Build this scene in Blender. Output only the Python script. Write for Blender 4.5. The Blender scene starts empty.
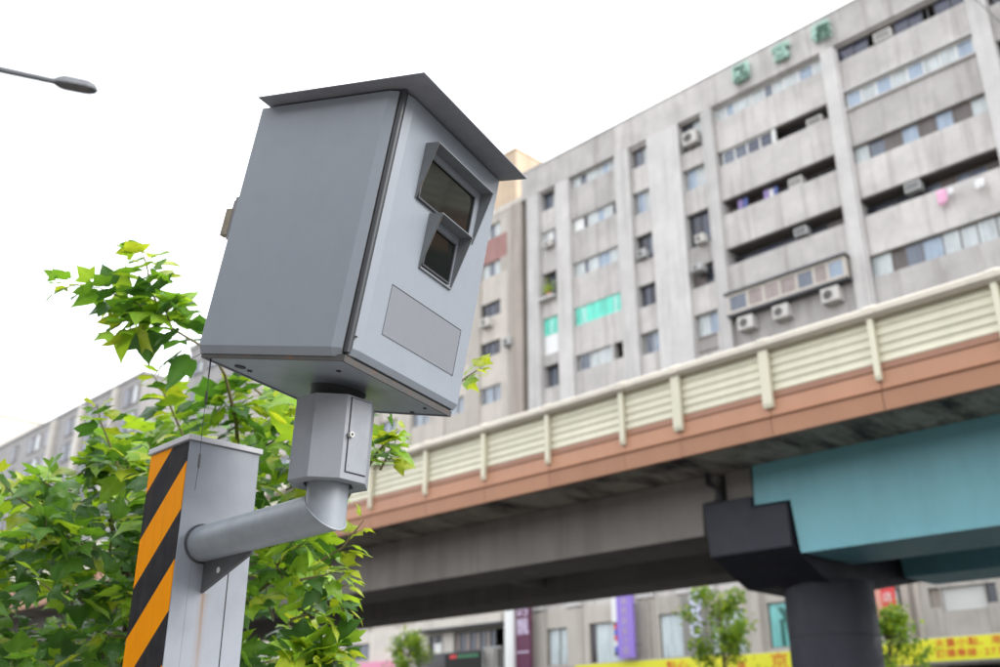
import bpy, bmesh, math, random
from mathutils import Vector, Matrix, Euler
random.seed(11)
R = math.radians
sc = bpy.context.scene
COL = sc.collection
CAMZ = 1.6

# ------------------------------------------------------------------ camera
YAW, PITCH = R(45.3), R(22.4)
cd = bpy.data.cameras.new('camera'); cam = bpy.data.objects.new('camera', cd); COL.objects.link(cam)
cam.location = (0, 0, CAMZ)
cam.rotation_euler = (R(90) + PITCH, 0, YAW)
cd.sensor_width = 36; cd.lens = 36; cd.clip_start = .05; cd.clip_end = 3000
cd.dof.use_dof = True; cd.dof.focus_distance = 2.95; cd.dof.aperture_fstop = 2.4; cd.dof.aperture_blades = 9
sc.camera = cam
# ------------------------------------------------------------------ overcast sky, soft sun, exposure
SUN_DIR = Vector((.90, .28, .58)).normalized()          # towards the sun
w = bpy.data.worlds.new('World'); sc.world = w; w.use_nodes = True
nt = w.node_tree; bgn = nt.nodes['Background']
sky = nt.nodes.new('ShaderNodeTexSky'); sky.sky_type = 'NISHITA'; sky.sun_disc = False
sky.sun_elevation = math.asin(SUN_DIR.z); sky.sun_rotation = math.atan2(SUN_DIR.x, SUN_DIR.y)
sky.air_density = 1.5; sky.dust_density = 6; sky.ozone_density = 1
mxw = nt.nodes.new('ShaderNodeMix'); mxw.data_type = 'RGBA'; mxw.inputs[0].default_value = .92
nt.links.new(sky.outputs[0], mxw.inputs[6]); mxw.inputs[7].default_value = (11.0, 11.35, 12.0, 1)   # even cloud deck
nt.links.new(mxw.outputs[2], bgn.inputs[0]); bgn.inputs[1].default_value = .1
sl = bpy.data.lights.new('sun', 'SUN'); so = bpy.data.objects.new('sun', sl); COL.objects.link(so)
sl.energy = 1.5; sl.angle = R(40); sl.color = (1, .985, .97)
so.rotation_euler = SUN_DIR.to_track_quat('Z', 'Y').to_euler()
sc.view_settings.view_transform = 'Standard'; sc.view_settings.look = 'None'
sc.view_settings.exposure = 1.14; sc.view_settings.gamma = 1; sc.view_settings.use_curve_mapping = False

# ------------------------------------------------------------------ helpers
def ray(px, py):
    """direction through a pixel of the 1000x667 photograph (used to read distances off the photo)"""
    f = Vector((-math.sin(YAW)*math.cos(PITCH), math.cos(YAW)*math.cos(PITCH), math.sin(PITCH)))
    r = Vector((math.cos(YAW), math.sin(YAW), 0)); u = r.cross(f)
    return f + r*((px-500)/1000) - u*((py-333.5)/1000)
def at(px, py, depth):
    return Vector((0, 0, CAMZ)) + ray(px, py)*depth
def onY(px, py, Y):
    d = ray(px, py); return Vector((0, 0, CAMZ)) + d*(Y/d.y)

def link(o, parent=None):
    COL.objects.link(o)
    if parent is not None: o.parent = parent
    return o
def tag(o, label=None, cat=None, group=None, kind=None):
    if label: o['label'] = label
    if cat: o['category'] = cat
    if group: o['group'] = group
    if kind: o['kind'] = kind
    return o
def empty(name, loc=(0, 0, 0), label=None, cat=None, group=None):
    o = bpy.data.objects.new(name, None); o.location = loc; o.empty_display_size = .1
    link(o); return tag(o, label, cat, group)
def mesh_obj(name, verts, faces, mat, parent=None, smooth=False):
    me = bpy.data.meshes.new(name); me.from_pydata([tuple(v) for v in verts], [], faces); me.update()
    if mat: me.materials.append(mat)
    if smooth:
        for p in me.polygons: p.use_smooth = True
    return link(bpy.data.objects.new(name, me), parent)
class MB:
    def __init__(s): s.v = []; s.f = []
    def add(s, vs, fs):
        n = len(s.v); s.v += [Vector(v) for v in vs]; s.f += [tuple(i+n for i in f) for f in fs]; return s
    def box(s, x0, x1, y0, y1, z0, z1):
        return s.add([(x0,y0,z0),(x1,y0,z0),(x1,y1,z0),(x0,y1,z0),(x0,y0,z1),(x1,y0,z1),(x1,y1,z1),(x0,y1,z1)],
                     [(3,2,1,0),(4,5,6,7),(0,1,5,4),(1,2,6,5),(2,3,7,6),(3,0,4,7)])
    def prism(s, poly, axis, a, b):
        """extrude a 2D polygon along an axis: axis 'y' -> poly (x,z); 'x' -> (y,z); 'z' -> (x,y)"""
        def P(p, c): return {'x': (c, p[0], p[1]), 'y': (p[0], c, p[1]), 'z': (p[0], p[1], c)}[axis]
        n = len(poly); vs = [P(p, a) for p in poly] + [P(p, b) for p in poly]
        return s.add(vs, [tuple(range(n))[::-1], tuple(range(n, 2*n))] + [(i, (i+1) % n, n+(i+1) % n, n+i) for i in range(n)])
    def tube(s, pts, rad, seg=10, caps=True):
        pts = [Vector(p) for p in pts]; n = len(pts)
        rs = rad if isinstance(rad, (list, tuple)) else [rad]*n
        base = len(s.v); up = None
        for i, p in enumerate(pts):
            t = (pts[min(i+1, n-1)] - pts[max(i-1, 0)]).normalized()
            if up is None:
                up = Vector((0, 0, 1)) if abs(t.z) < .9 else Vector((1, 0, 0))
            a = (up - t*up.dot(t)).normalized(); up = a; b = t.cross(a)
            for k in range(seg):
                an = 2*math.pi*k/seg; s.v.append(p + (a*math.cos(an) + b*math.sin(an))*rs[i])
        for i in range(n-1):
            for k in range(seg):
                k2 = (k+1) % seg
                s.f.append((base+i*seg+k, base+i*seg+k2, base+(i+1)*seg+k2, base+(i+1)*seg+k))
        if caps:
            s.f.append(tuple(base+k for k in range(seg))[::-1]); s.f.append(tuple(base+(n-1)*seg+k for k in range(seg)))
        return s
    def build(s, name, mat, parent=None, smooth=False, bevel=0, auto=None):
        me = bpy.data.meshes.new(name); me.from_pydata([tuple(v) for v in s.v], [], s.f)
        bm = bmesh.new(); bm.from_mesh(me)
        bmesh.ops.recalc_face_normals(bm, faces=bm.faces)
        if bevel:
            es = [e for e in bm.edges if len(e.link_faces) == 2 and e.calc_face_angle(0) > R(25)]
            bmesh.ops.bevel(bm, geom=es, offset=bevel, segments=2, affect='EDGES', profile=.6)
        bm.to_mesh(me); bm.free()
        if mat: me.materials.append(mat)
        if smooth or auto:
            for p in me.polygons: p.use_smooth = True
            if auto: me.set_sharp_from_angle(angle=R(auto))
        return link(bpy.data.objects.new(name, me), parent)
def bx(name, mat, parent, *a, bevel=0): return MB().box(*a).build(name, mat, parent, bevel=bevel)

# ------------------------------------------------------------------ materials
def mat(name, rgb, rough=.6, metal=0, spec=.5):
    m = bpy.data.materials.new(name); m.use_nodes = True
    b = m.node_tree.nodes['Principled BSDF']
    b.inputs['Base Color'].default_value = (*rgb, 1); b.inputs['Roughness'].default_value = rough
    b.inputs['Metallic'].default_value = metal; b.inputs['Specular IOR Level'].default_value = spec
    return m
def N(m, t, **kw):
    n = m.node_tree.nodes.new(t)
    for k, v in kw.items(): setattr(n, k, v)
    return n
def L(m, a, b): m.node_tree.links.new(a, b)
def bsdf(m): return m.node_tree.nodes['Principled BSDF']
def coords(m, scale=(1, 1, 1), kind='Object'):
    tc = N(m, 'ShaderNodeTexCoord'); mp = N(m, 'ShaderNodeMapping'); mp.inputs['Scale'].default_value = scale
    L(m, tc.outputs[kind], mp.inputs[0]); return mp.outputs[0]
def world_coords(m, scale=(1, 1, 1)):
    g = N(m, 'ShaderNodeNewGeometry'); mp = N(m, 'ShaderNodeMapping'); mp.inputs['Scale'].default_value = scale
    L(m, g.outputs['Position'], mp.inputs[0]); return mp.outputs[0]
def noise(m, vec, scale, detail=5, rough=.6):
    n = N(m, 'ShaderNodeTexNoise'); n.inputs['Scale'].default_value = scale; n.inputs['Detail'].default_value = detail
    n.inputs['Roughness'].default_value = rough; L(m, vec, n.inputs['Vector']); return n.outputs['Fac']
def ramp(m, fac, stops):
    r = N(m, 'ShaderNodeValToRGB'); e = r.color_ramp.elements
    while len(e) < len(stops): e.new(.5)
    for i, (p, c) in enumerate(stops):
        e[i].position = p; e[i].color = (*c, 1) if len(c) == 3 else c
    L(m, fac, r.inputs[0]); return r.outputs[0]
def mixc(m, fac, a, b, mode='MIX'):
    x = N(m, 'ShaderNodeMix', data_type='RGBA', blend_type=mode)
    for i, v in ((0, fac), (6, a), (7, b)):
        if hasattr(v, 'is_output'): L(m, v, x.inputs[i])
        else: x.inputs[i].default_value = v if i == 0 else (*v, 1)
    return x.outputs[2]
def math_n(m, op, a, b=None):
    x = N(m, 'ShaderNodeMath', operation=op)
    for i, v in ((0, a), (1, b)):
        if v is None: continue
        if hasattr(v, 'is_output'): L(m, v, x.inputs[i])
        else: x.inputs[i].default_value = v
    return x.outputs[0]
def bump(m, h, strength=.2, dist=.01):
    b = N(m, 'ShaderNodeBump'); b.inputs['Strength'].default_value = strength; b.inputs['Distance'].default_value = dist
    L(m, h, b.inputs['Height']); L(m, b.outputs[0], bsdf(m).inputs['Normal'])

def vary(m, c, lo, hi):
    oi = N(m, 'ShaderNodeObjectInfo'); hs = N(m, 'ShaderNodeHueSaturation'); L(m, c, hs.inputs['Color'])
    mr = N(m, 'ShaderNodeMapRange'); mr.inputs[3].default_value = lo; mr.inputs[4].default_value = hi
    L(m, oi.outputs['Random'], mr.inputs[0]); L(m, mr.outputs[0], hs.inputs['Value']); return hs.outputs[0]
def paint_metal(name, rgb, rough=.42, dirt=.12, scale=9.):
    m = mat(name, rgb, rough)
    v = world_coords(m); n1 = noise(m, v, scale, 6); n2 = noise(m, world_coords(m, (30, 30, 4)), 2.5, 4)
    d = tuple(c*.62 for c in rgb)
    c = mixc(m, ramp(m, n1, [(.45, (0, 0, 0)), (.75, (dirt*2.2,)*3)]), rgb, d)
    c = mixc(m, ramp(m, n2, [(.52, (0, 0, 0)), (.8, (dirt,)*3)]), c, tuple(x*.7 for x in rgb))
    L(m, c, bsdf(m).inputs['Base Color'])
    L(m, ramp(m, n1, [(.3, (rough*.85,)*3), (.7, (min(1, rough*1.3),)*3)]), bsdf(m).inputs['Roughness'])
    bump(m, noise(m, v, 140, 2), .03, .002)
    return m
def concrete(name, rgb, streak=.55, var=.3, rough=.9, sscale=.9):
    m = mat(name, rgb, rough, spec=.25)
    v = world_coords(m); n1 = noise(m, v, .55, 7, .65); n2 = noise(m, world_coords(m, (2.2, 2.2, .16)), sscale, 6, .65)
    n3 = noise(m, v, 7, 5, .7)
    c = mixc(m, ramp(m, n1, [(.3, (0, 0, 0)), (.75, (var*2.0,)*3)]), rgb, tuple(x*.66 for x in rgb))
    c = mixc(m, ramp(m, n2, [(.5, (0, 0, 0)), (.74, (streak,)*3)]), c, (rgb[0]*.42, rgb[1]*.40, rgb[2]*.38))
    c = mixc(m, ramp(m, n3, [(.35, (.22,)*3), (.6, (0, 0, 0))]), c, tuple(x*.72 for x in rgb))
    L(m, vary(m, c, .84, 1.12), bsdf(m).inputs['Base Color']); bump(m, n3, .25, .02)
    return m
M = {}
M['box'] = paint_metal('grey_box_paint', (.25, .276, .312), .34, .09)
M['box_dark'] = paint_metal('roof_grey_paint', (.20, .20, .225), .5, .2)
M['post'] = paint_metal('post_grey_paint', (.29, .315, .355), .42, .16)
M['pipe'] = paint_metal('pipe_grey_paint', (.26, .285, .315), .4, .22)
M['plate'] = paint_metal('label_plate_grey', (.185, .195, .215), .45, .05)
M['visor'] = paint_metal('visor_grey', (.165, .178, .19), .45, .2)
M['alu'] = paint_metal('aluminium_trim', (.5, .5, .52), .35, .2)
M['black'] = mat('black_rubber', (.018, .018, .02), .55)
M['gap'] = mat('dark_gap', (.02, .02, .022), .8)
M['rod'] = paint_metal('gasket_rod', (.045, .048, .053), .35, .2)
M['inner'] = mat('dark_interior', (.018, .017, .016), .9)  # near-black, puts the shade of open balconies into the colour of their back walls
M['steel'] = mat('bolt_steel', (.45, .44, .42), .35, .8)
M['brass'] = paint_metal('weathered_padlock', (.22, .19, .14), .5, .4, 40)
# rusty edge paint: paint worn to rust in small spots
def rusty(name, rgb, lo=.56, hi=.66, sc_=26):
    m = paint_metal(name, rgb, .5, .2); b = bsdf(m)
    src = b.inputs['Base Color'].links[0].from_socket
    f = ramp(m, noise(m, world_coords(m), sc_, 6, .75), [(lo, (0, 0, 0)), (hi, (.85,)*3)])
    L(m, mixc(m, f, src, (.16, .075, .03)), b.inputs['Base Color']); return m
M['rusty'] = rusty('rusted_grey_paint', (.30, .31, .33))
M['rust_edge'] = rusty('rusted_flange', (.075, .072, .07), .54, .66, 30)
M['gusset'] = rusty('gusset_shade_paint', (.10, .105, .11), .60, .68, 40)  # grey paint darkened to stand for the gusset's shade, with rust spots
M['collar'] = rusty('collar_paint', (.235, .25, .275), .68, .74, 30)
# window glass of the camera housing: reflective dark pane
g = mat('lens_window_glass', (.010, .012, .011), .05, spec=.32); M['glassd'] = g
# striped sheet: flat print, object coordinates (x along the face, z up)
def stripes():
    m = mat('hazard_sheet', (.8, .35, .01), .6, spec=.06)
    tc = N(m, 'ShaderNodeTexCoord'); sp = N(m, 'ShaderNodeSeparateXYZ'); L(m, tc.outputs['Object'], sp.inputs[0])
    t = math_n(m, 'SUBTRACT', sp.outputs['Z'], math_n(m, 'MULTIPLY', sp.outputs['X'], STR_SLOPE))
    t = math_n(m, 'FRACT', math_n(m, 'DIVIDE', math_n(m, 'ADD', t, STR_OFF), STR_PER))
    f = math_n(m, 'GREATER_THAN', t, .5)
    nz = noise(m, tc.outputs['Object'], 14, 5)
    org = mixc(m, ramp(m, nz, [(.4, (0, 0, 0)), (.8, (.5,)*3)]), (.90, .31, .0), (.80, .265, .0))
    blk = mixc(m, ramp(m, nz, [(.4, (0, 0, 0)), (.8, (.6,)*3)]), (.022, .022, .026), (.05, .05, .054))
    wear = ramp(m, noise(m, coords(m, (9, 1, 1.6)), 7, 7, .8), [(.64, (0, 0, 0)), (.74, (.4,)*3)])
    grime = ramp(m, noise(m, coords(m, (14, 1, 1.2)), 2.2, 5, .7), [(.5, (0, 0, 0)), (.85, (.3,)*3)])
    c_ = mixc(m, wear, mixc(m, f, org, blk), (.40, .24, .10)); c_ = mixc(m, grime, c_, (.20, .11, .03))
    L(m, c_, bsdf(m).inputs['Base Color']); return m
STR_SLOPE, STR_PER, STR_OFF = .86, .324, .272
M['stripe'] = stripes()
def post_face():
    """grey paint with a rust run below the gusset (object origin sits at the gusset's foot)"""
    m = paint_metal('post_cover_paint', (.265, .287, .325), .42, .14)
    tc = N(m, 'ShaderNodeTexCoord'); sp = N(m, 'ShaderNodeSeparateXYZ'); L(m, tc.outputs['Object'], sp.inputs[0])
    wob = math_n(m, 'MULTIPLY', math_n(m, 'SUBTRACT', noise(m, coords(m, (1, 1, .35)), 6, 4), .5), .012)
    dy = math_n(m, 'ABSOLUTE', math_n(m, 'ADD', sp.outputs['Y'], wob))
    core = ramp(m, dy, [(.001, (1, 1, 1)), (.007, (.45,)*3), (.022, (0, 0, 0))])
    below = ramp(m, math_n(m, 'MULTIPLY', sp.outputs['Z'], -1), [(0, (0, 0, 0)), (.004, (1, 1, 1)), (.22, (.6,)*3), (.5, (0, 0, 0))])
    f = math_n(m, 'MULTIPLY', math_n(m, 'MULTIPLY', core, below), math_n(m, 'MULTIPLY', noise(m, coords(m, (60, 60, 3)), 1.5, 3), 1.5))
    src = bsdf(m).inputs['Base Color'].links[0].from_socket
    L(m, mixc(m, f, src, (.22, .115, .045)), bsdf(m).inputs['Base Color']); return m
M['post_face'] = post_face()

M['conc'] = concrete('facade_concrete', (.57, .542, .515), .8, .5)
M['conc_l'] = concrete('facade_pale_concrete', (.60, .58, .56), .3)
M['conc_pil'] = concrete('pilaster_concrete', (.57, .55, .53), .5, .35)
M['near_tile'] = concrete('shade_row_wall_tile', (.27, .255, .24), .4)  # wall of the added shophouse row, kept dark to cut its bounce light
M['beige'] = concrete('beige_render', (.54, .495, .44), .45)
M['beige_d'] = concrete('brown_stained_render', (.40, .355, .31), .6)
M['tan'] = concrete('tan_render', (.60, .47, .34), .3)
M['cream'] = concrete('cream_render', (.62, .58, .52), .25)
M['farwall'] = concrete('far_wall_render', (.40, .385, .375), .5)
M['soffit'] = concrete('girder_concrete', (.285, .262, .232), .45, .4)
M['deckd'] = concrete('stained_deck_edge', (.46, .41, .335), .5, .5)
_m = M['deckd']; _src = bsdf(_m).inputs['Base Color'].links[0].from_socket
L(_m, mixc(_m, ramp(_m, noise(_m, world_coords(_m, (1, .35, 1)), 1.5, 7, .7), [(.36, (1, 1, 1)), (.56, (0, 0, 0))]), _src, (.06, .054, .048)), bsdf(_m).inputs['Base Color'])
M['slab'] = concrete('painted_shade_soffit', (.17, .155, .145), .5, .4)  # facade concrete darkened so the balcony undersides carry shade in their colour
M['bandc'] = concrete('floor_band_concrete', (.46, .43, .39), .8, .5, sscale=1.8)
M['teal'] = None
def painted(name, rgb, rough, streak=.12, spec=.5):
    m = mat(name, rgb, rough, spec=spec)
    n2 = noise(m, world_coords(m, (1.5, 1.5, .35)), 1.2, 6, .7); n1 = noise(m, world_coords(m), 3, 6, .7)
    c = mixc(m, ramp(m, n2, [(.4, (0, 0, 0)), (.75, (streak*3,)*3)]), rgb, tuple(x*.7 for x in rgb))
    c = mixc(m, ramp(m, n1, [(.52, (0, 0, 0)), (.75, (streak*2.5,)*3)]), c, tuple(min(1, x*1.12+.012) for x in rgb))
    L(m, vary(m, c, .93, 1.05), bsdf(m).inputs['Base Color'])
    L(m, ramp(m, n1, [(.3, (rough*.8,)*3), (.7, (min(1, rough*1.35),)*3)]), bsdf(m).inputs['Roughness'])
    bump(m, noise(m, world_coords(m), 9, 4), .12, .01); return m
M['teal'] = painted('teal_girder_paint', (.19, .43, .47), .42, .14, .35)
M['pier'] = painted('charcoal_pier_paint', (.036, .037, .048), .55, .2, .35)
M['cream_p'] = painted('cream_barrier_paint', (.68, .645, .49), .45, .12)
M['rail_p'] = painted('pale_rail_paint', (.52, .47, .385), .45, .2)
M['brown_p'] = painted('terracotta_fascia_paint', (.445, .22, .125), .5, .12)
M['brown_d'] = painted('terracotta_strip_paint', (.31, .145, .085), .5, .12)
M['asphalt'] = concrete('asphalt', (.07, .07, .072), .1, .3, .95)
M['pave'] = concrete('pavement_slab', (.32, .31, .29), .1, .3, .9)
M['ground'] = concrete('ground_concrete', (.2, .195, .185), .1, .3, .95)
M['white_line'] = mat('road_marking', (.7, .7, .68), .7)
M['acw'] = painted('air_conditioner_casing', (.55, .53, .49), .55, .2)
M['acg'] = painted('grey_air_conditioner_casing', (.40, .40, .39), .55, .2)
M['frame_w'] = mat('pale_window_frame', (.62, .62, .60), .5)
M['frame_b'] = mat('brown_window_frame', (.14, .11, .095), .5)
M['frame_d'] = mat('dark_window_frame', (.06, .06, .065), .5)
def glass(name, rgb, rough=.12):
    m = mat(name, rgb, rough, spec=.6)
    n = noise(m, world_coords(m, (2.6, 2.6, .5)), 1.3, 3)
    L(m, mixc(m, ramp(m, n, [(.38, (0, 0, 0)), (.66, (.75,)*3)]), rgb, tuple(x*.62 for x in rgb)), bsdf(m).inputs['Base Color']); return m
M['g_light'] = glass('pane_white_curtain', (.50, .54, .54))
M['g_blue'] = glass('pane_pale_blue', (.30, .37, .46))
M['g_mid'] = glass('pane_grey_blue', (.12, .14, .18))
M['g_dark'] = glass('pane_dark', (.03, .034, .048))
M['g_navy'] = glass('pane_navy', (.055, .06, .095), .08)
M['g_aqua'] = glass('pane_aqua_film', (.10, .66, .50), .3)
M['g_aqua_l'] = glass('pane_pale_aqua_film', (.38, .78, .68), .3)
M['g_brown'] = glass('pane_brown_curtain', (.30, .24, .22), .3)
M['g_panel'] = glass('board_brown', (.11, .09, .08), .5)
M['g_shop'] = glass('pane_frosted_shop', (.55, .63, .64), .25)
M['g_teal'] = glass('pane_teal_poster', (.16, .52, .50), .2)
M['g_tealD'] = mat('teal_silhouette', (.01, .10, .08), .4)
M['white'] = mat('white_board', (.72, .72, .70), .5)
M['red'] = mat('red_sign', (.60, .045, .045), .5); M['salmon'] = mat('salmon_side', (.62, .28, .22), .6)
M['redtext'] = mat('red_lettering', (.62, .07, .02), .5)
M['yellow'] = mat('yellow_sign', (.68, .65, .02), .45)
M['purple'] = mat('violet_sign', (.26, .17, .56), .5); M['maroon'] = mat('maroon_sign', (.10, .018, .055), .5)
M['beigetext'] = mat('faded_lettering', (.45, .36, .46), .5); M['whitetext'] = mat('lilac_lettering', (.66, .58, .75), .5)
M['letter'] = mat('pale_blue_letters', (.60, .62, .80), .5); M['greyboard'] = mat('grey_board', (.22, .21, .195), .7)
M['signgreen'] = painted('verdigris_letters', (.36, .55, .46), .6, .3)
M['pink'] = mat('pink_cloth', (.75, .40, .55), .9); M['pinksign'] = mat('pink_sign', (.75, .28, .42), .5)
M['pinkwall'] = concrete('faded_red_tile', (.40, .23, .21), .4)
M['cloth_w'] = mat('white_cloth', (.75, .74, .74), .9); M['cloth_b'] = mat('blue_cloth', (.12, .16, .38), .9); M['cloth_v'] = mat('violet_cloth', (.34, .26, .50), .9)
M['green_led'] = mat('green_led_strip', (.03, .16, .07), .5); M['blue'] = mat('blue_stripe', (.05, .09, .50), .5)
M['lamp'] = painted('lamp_head_grey', (.13, .135, .145), .5, .2); M['lamp_lens'] = mat('lamp_lens', (.17, .16, .155), .3)
M['bark'] = concrete('bark', (.12, .09, .065), .3, .5)
M['twig'] = mat('green_twig', (.16, .13, .06), .7)
M['cable'] = mat('black_cable', (.02, .02, .02), .6)

def leaf_mat(name, rgb, trans, rough=.36):
    m = mat(name, rgb, rough, spec=.5); b = bsdf(m); nt = m.node_tree
    oi = N(m, 'ShaderNodeObjectInfo'); n = noise(m, world_coords(m), 6, 3)
    hs = N(m, 'ShaderNodeHueSaturation'); hs.inputs['Color'].default_value = (*rgb, 1)
    L(m, ramp(m, n, [(.3, (.75,)*3), (.7, (1.25,)*3)]), hs.inputs['Value'])
    at_ = N(m, 'ShaderNodeAttribute', attribute_name='vein')
    L(m, mixc(m, math_n(m, 'MULTIPLY', at_.outputs['Fac'], .38), hs.outputs[0], (min(1, rgb[0]*2+.06), min(1, rgb[1]*1.5+.08), rgb[2]+.05)), b.inputs['Base Color'])
    t = N(m, 'ShaderNodeBsdfTranslucent'); t.inputs[0].default_value = (*trans, 1)
    ms = N(m, 'ShaderNodeMixShader'); ms.inputs[0].default_value = .42
    L(m, b.outputs[0], ms.inputs[1]); L(m, t.outputs[0], ms.inputs[2])
    L(m, ms.outputs[0], nt.nodes['Material Output'].inputs[0]); return m
M['leaf0'] = leaf_mat('leaf_deep_green', (.048, .120, .034), (.10, .25, .02))
M['leaf1'] = leaf_mat('leaf_mid_green', (.095, .215, .036), (.24, .48, .022))
M['leaf2'] = leaf_mat('leaf_young_green', (.20, .37, .034), (.48, .70, .028))
M['leaf3'] = leaf_mat('leaf_yellow_green', (.30, .38, .028), (.60, .68, .03))
M['leaf4'] = leaf_mat('leaf_orange', (.42, .17, .03), (.60, .25, .04))
M['leafs'] = leaf_mat('street_tree_leaf', (.10, .19, .03), (.26, .44, .02))
M['leafs2'] = leaf_mat('street_tree_young_leaf', (.26, .36, .03), (.52, .62, .03))


def base(root, loc):
    """move a thing's Empty to its base, keeping its parts where they stand"""
    loc = Vector(loc); root.location = loc
    for o in bpy.data.objects:
        if o.parent is root: o.location = Vector(o.location) - loc
    return root

# ================================================================== SETTING
def sheet(name, x0, x1, y0, y1, z, m):
    return tag(mesh_obj(name, [(x0,y0,z),(x1,y0,z),(x1,y1,z),(x0,y1,z)], [(0,1,2,3)], m), kind='structure')
sheet('ground', -1500, 1500, -1500, 1500, 0, M['ground'])
sheet('road', -400, 400, 3.4, 37, .004, M['asphalt'])
tag(bx('pavement_near', M['pave'], None, -400, 400, -7, 3.4, -.1, .13), kind='structure')
tag(bx('pavement_far', M['pave'], None, -400, 400, 37, 43.4, -.1, .13), kind='structure')
mk = MB()
for yy in (7.0, 10.5, 29.5, 33.0):
    for i in range(-20, 14): mk.add([(i*10,yy-.05,.008),(i*10+4,yy-.05,.008),(i*10+4,yy+.05,.008),(i*10,yy+.05,.008)], [(0,1,2,3)])
tag(mk.build('road_markings', M['white_line']), kind='structure')

# ================================================================== FAR BUILDINGS
D = 44.0
SX = lambda s: s*D
TZ = lambda t: t*D + CAMZ
def window(parent, s0, s1, tt, tb, panes, frame='frame_w', Y=44.36, fr=.05, widths=None):
    """frame with mullions (one part) and its panes (sub-parts)"""
    x0, x1, z0, z1 = SX(s0), SX(s1), TZ(tb), TZ(tt); n = len(panes)
    wd = widths or [1]*n; tot = sum(wd); xs = [x0]
    for q in wd: xs.append(xs[-1] + (x1-x0)*q/tot)
    mb = MB().box(x0, x1, Y-.05, Y+.05, z0, z0+fr).box(x0, x1, Y-.05, Y+.05, z1-fr, z1)
    for i, x in enumerate(xs):
        a = x - fr/2 + (fr/2 if i == 0 else 0) - (fr/2 if i == n else 0)
        mb.box(a, a+fr, Y-.048, Y+.048, z0+fr, z1-fr)
    wo = mb.build('window', M[frame], parent)
    for i, p in enumerate(panes):
        if p is None: continue
        bx('pane', M[p], wo, xs[i]+fr/2, xs[i+1]-fr/2, Y-.012+(.02 if i % 2 else -.015), Y+.012+(.02 if i % 2 else -.015), z0+fr*.9, z1-fr*.9)
    return wo
def wall(parent, s0, s1, tt, tb, m='conc', y0=44.1, y1=44.3, name='wall_panel', bevel=0):
    return bx(name, M[m], parent, SX(s0), SX(s1), y0, y1, TZ(tb), TZ(tt), bevel=bevel)
def bay(parent, s0, s1, rows, top=.797, bottom=.03, m='conc', y0=44.1, slab=True):
    """wall panels between the openings; rows = [(t_top, t_bottom)]"""
    t = top
    for (a, b) in rows:
        if t - a > .0005: wall(parent, s0, s1, t, a, m, y0, 44.32)
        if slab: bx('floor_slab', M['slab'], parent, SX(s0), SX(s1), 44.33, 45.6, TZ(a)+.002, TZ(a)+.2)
        t = b
    wall(parent, s0, s1, t, bottom, m, y0, 44.32)
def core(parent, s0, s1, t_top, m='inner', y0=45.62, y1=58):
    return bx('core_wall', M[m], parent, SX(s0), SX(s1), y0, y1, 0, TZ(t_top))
def ac(px, py, Y, w, h, label, m='acw', d=.5, group='air conditioners on the apartment block', fan=True):
    c = onY(px, py, Y)
    e = empty('air_conditioner', (c.x, Y, c.z-h/2), label, 'air conditioner', group)
    cs = MB().box(-w/2, w/2, 0, d, 0, h).build('casing', M[m], e, bevel=.02)
    if fan:
        k = MB(); r = min(w, h)*.33; cx = -w*.12
        k.add([(cx+r*math.cos(a*.3927), -.012, h*.5+r*math.sin(a*.3927)) for a in range(16)], [tuple(range(16))]).build('fan_opening', M['inner'], e)
        gm = MB()
        for q in range(-2, 3): gm.box(cx-r, cx+r, -.03, -.018, h*.5+q*r*.36-.008, h*.5+q*r*.36+.008)
        gm.build('fan_grille', M[m], e)
    else:
        gm = MB()
        for q in range(5): gm.box(-w*.42, w*.42, -.014, -.002, h*(.2+.14*q), h*(.2+.14*q)+.03)
        gm.build('louvre', M['frame_d'], e)
    bx('bracket', M['rusty'], e, -w/2+.03, -w/2+.07, .02, d+.3, -.05, -.002); bx('bracket', M['rusty'], e, w/2-.07, w/2-.03, .02, d+.3, -.05, -.002)
    return e

A = empty('apartment_building', (0, 0, 0), 'long grey concrete apartment block with balconies and green rooftop characters behind the viaduct', 'building')
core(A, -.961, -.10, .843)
T0 = [.795, .7235, .652, .580, .5085]
for (s0, s1, m) in [(-.269,-.249,'conc_pil'),(-.443,-.425,'conc_pil'),(-.6175,-.6035,'conc_pil'),(-.771,-.746,'conc_pil'),(-.886,-.861,'conc_pil'),(-.948,-.924,'conc_pil')]:
    wall(A, s0, s1, .7955, .165, m, 43.82, 45.61, 'pilaster', bevel=.03)
    wall(A, s0, s1, .164, 0-.036, 'beige', 43.9, 45.61, 'pilaster')
wall(A, -.713, -.660, .797, .165, 'conc_pil', 43.88, 45.61, 'wall_panel')
wall(A, -.623, -.6176, .797, .165, 'conc_pil', 43.98, 45.61, 'wall_panel'); wall(A, -.924, -.922, .797, .165, 'conc_pil', 43.98, 45.61); wall(A, -.891, -.8862, .797, .165, 'conc_pil', 43.98, 45.61)
# roof parapet in cast lengths
for (s0, s1) in [(-.961,-.887),(-.8868,-.7705),(-.7702,-.661),(-.6608,-.4345),(-.4342,-.26),(-.2598,-.10)]:
    wall(A, s0, s1, .8455, .7975, 'conc', 43.93, 44.5, 'roof_parapet')
bx('parapet_coping', M['conc_l'], A, SX(-.961), SX(-.10), 43.87, 44.56, TZ(.8457), TZ(.8475))
bx('roof_slab', M['conc'], A, SX(-.96), SX(-.101), 44.57, 58, TZ(.8432), TZ(.8445))
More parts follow.
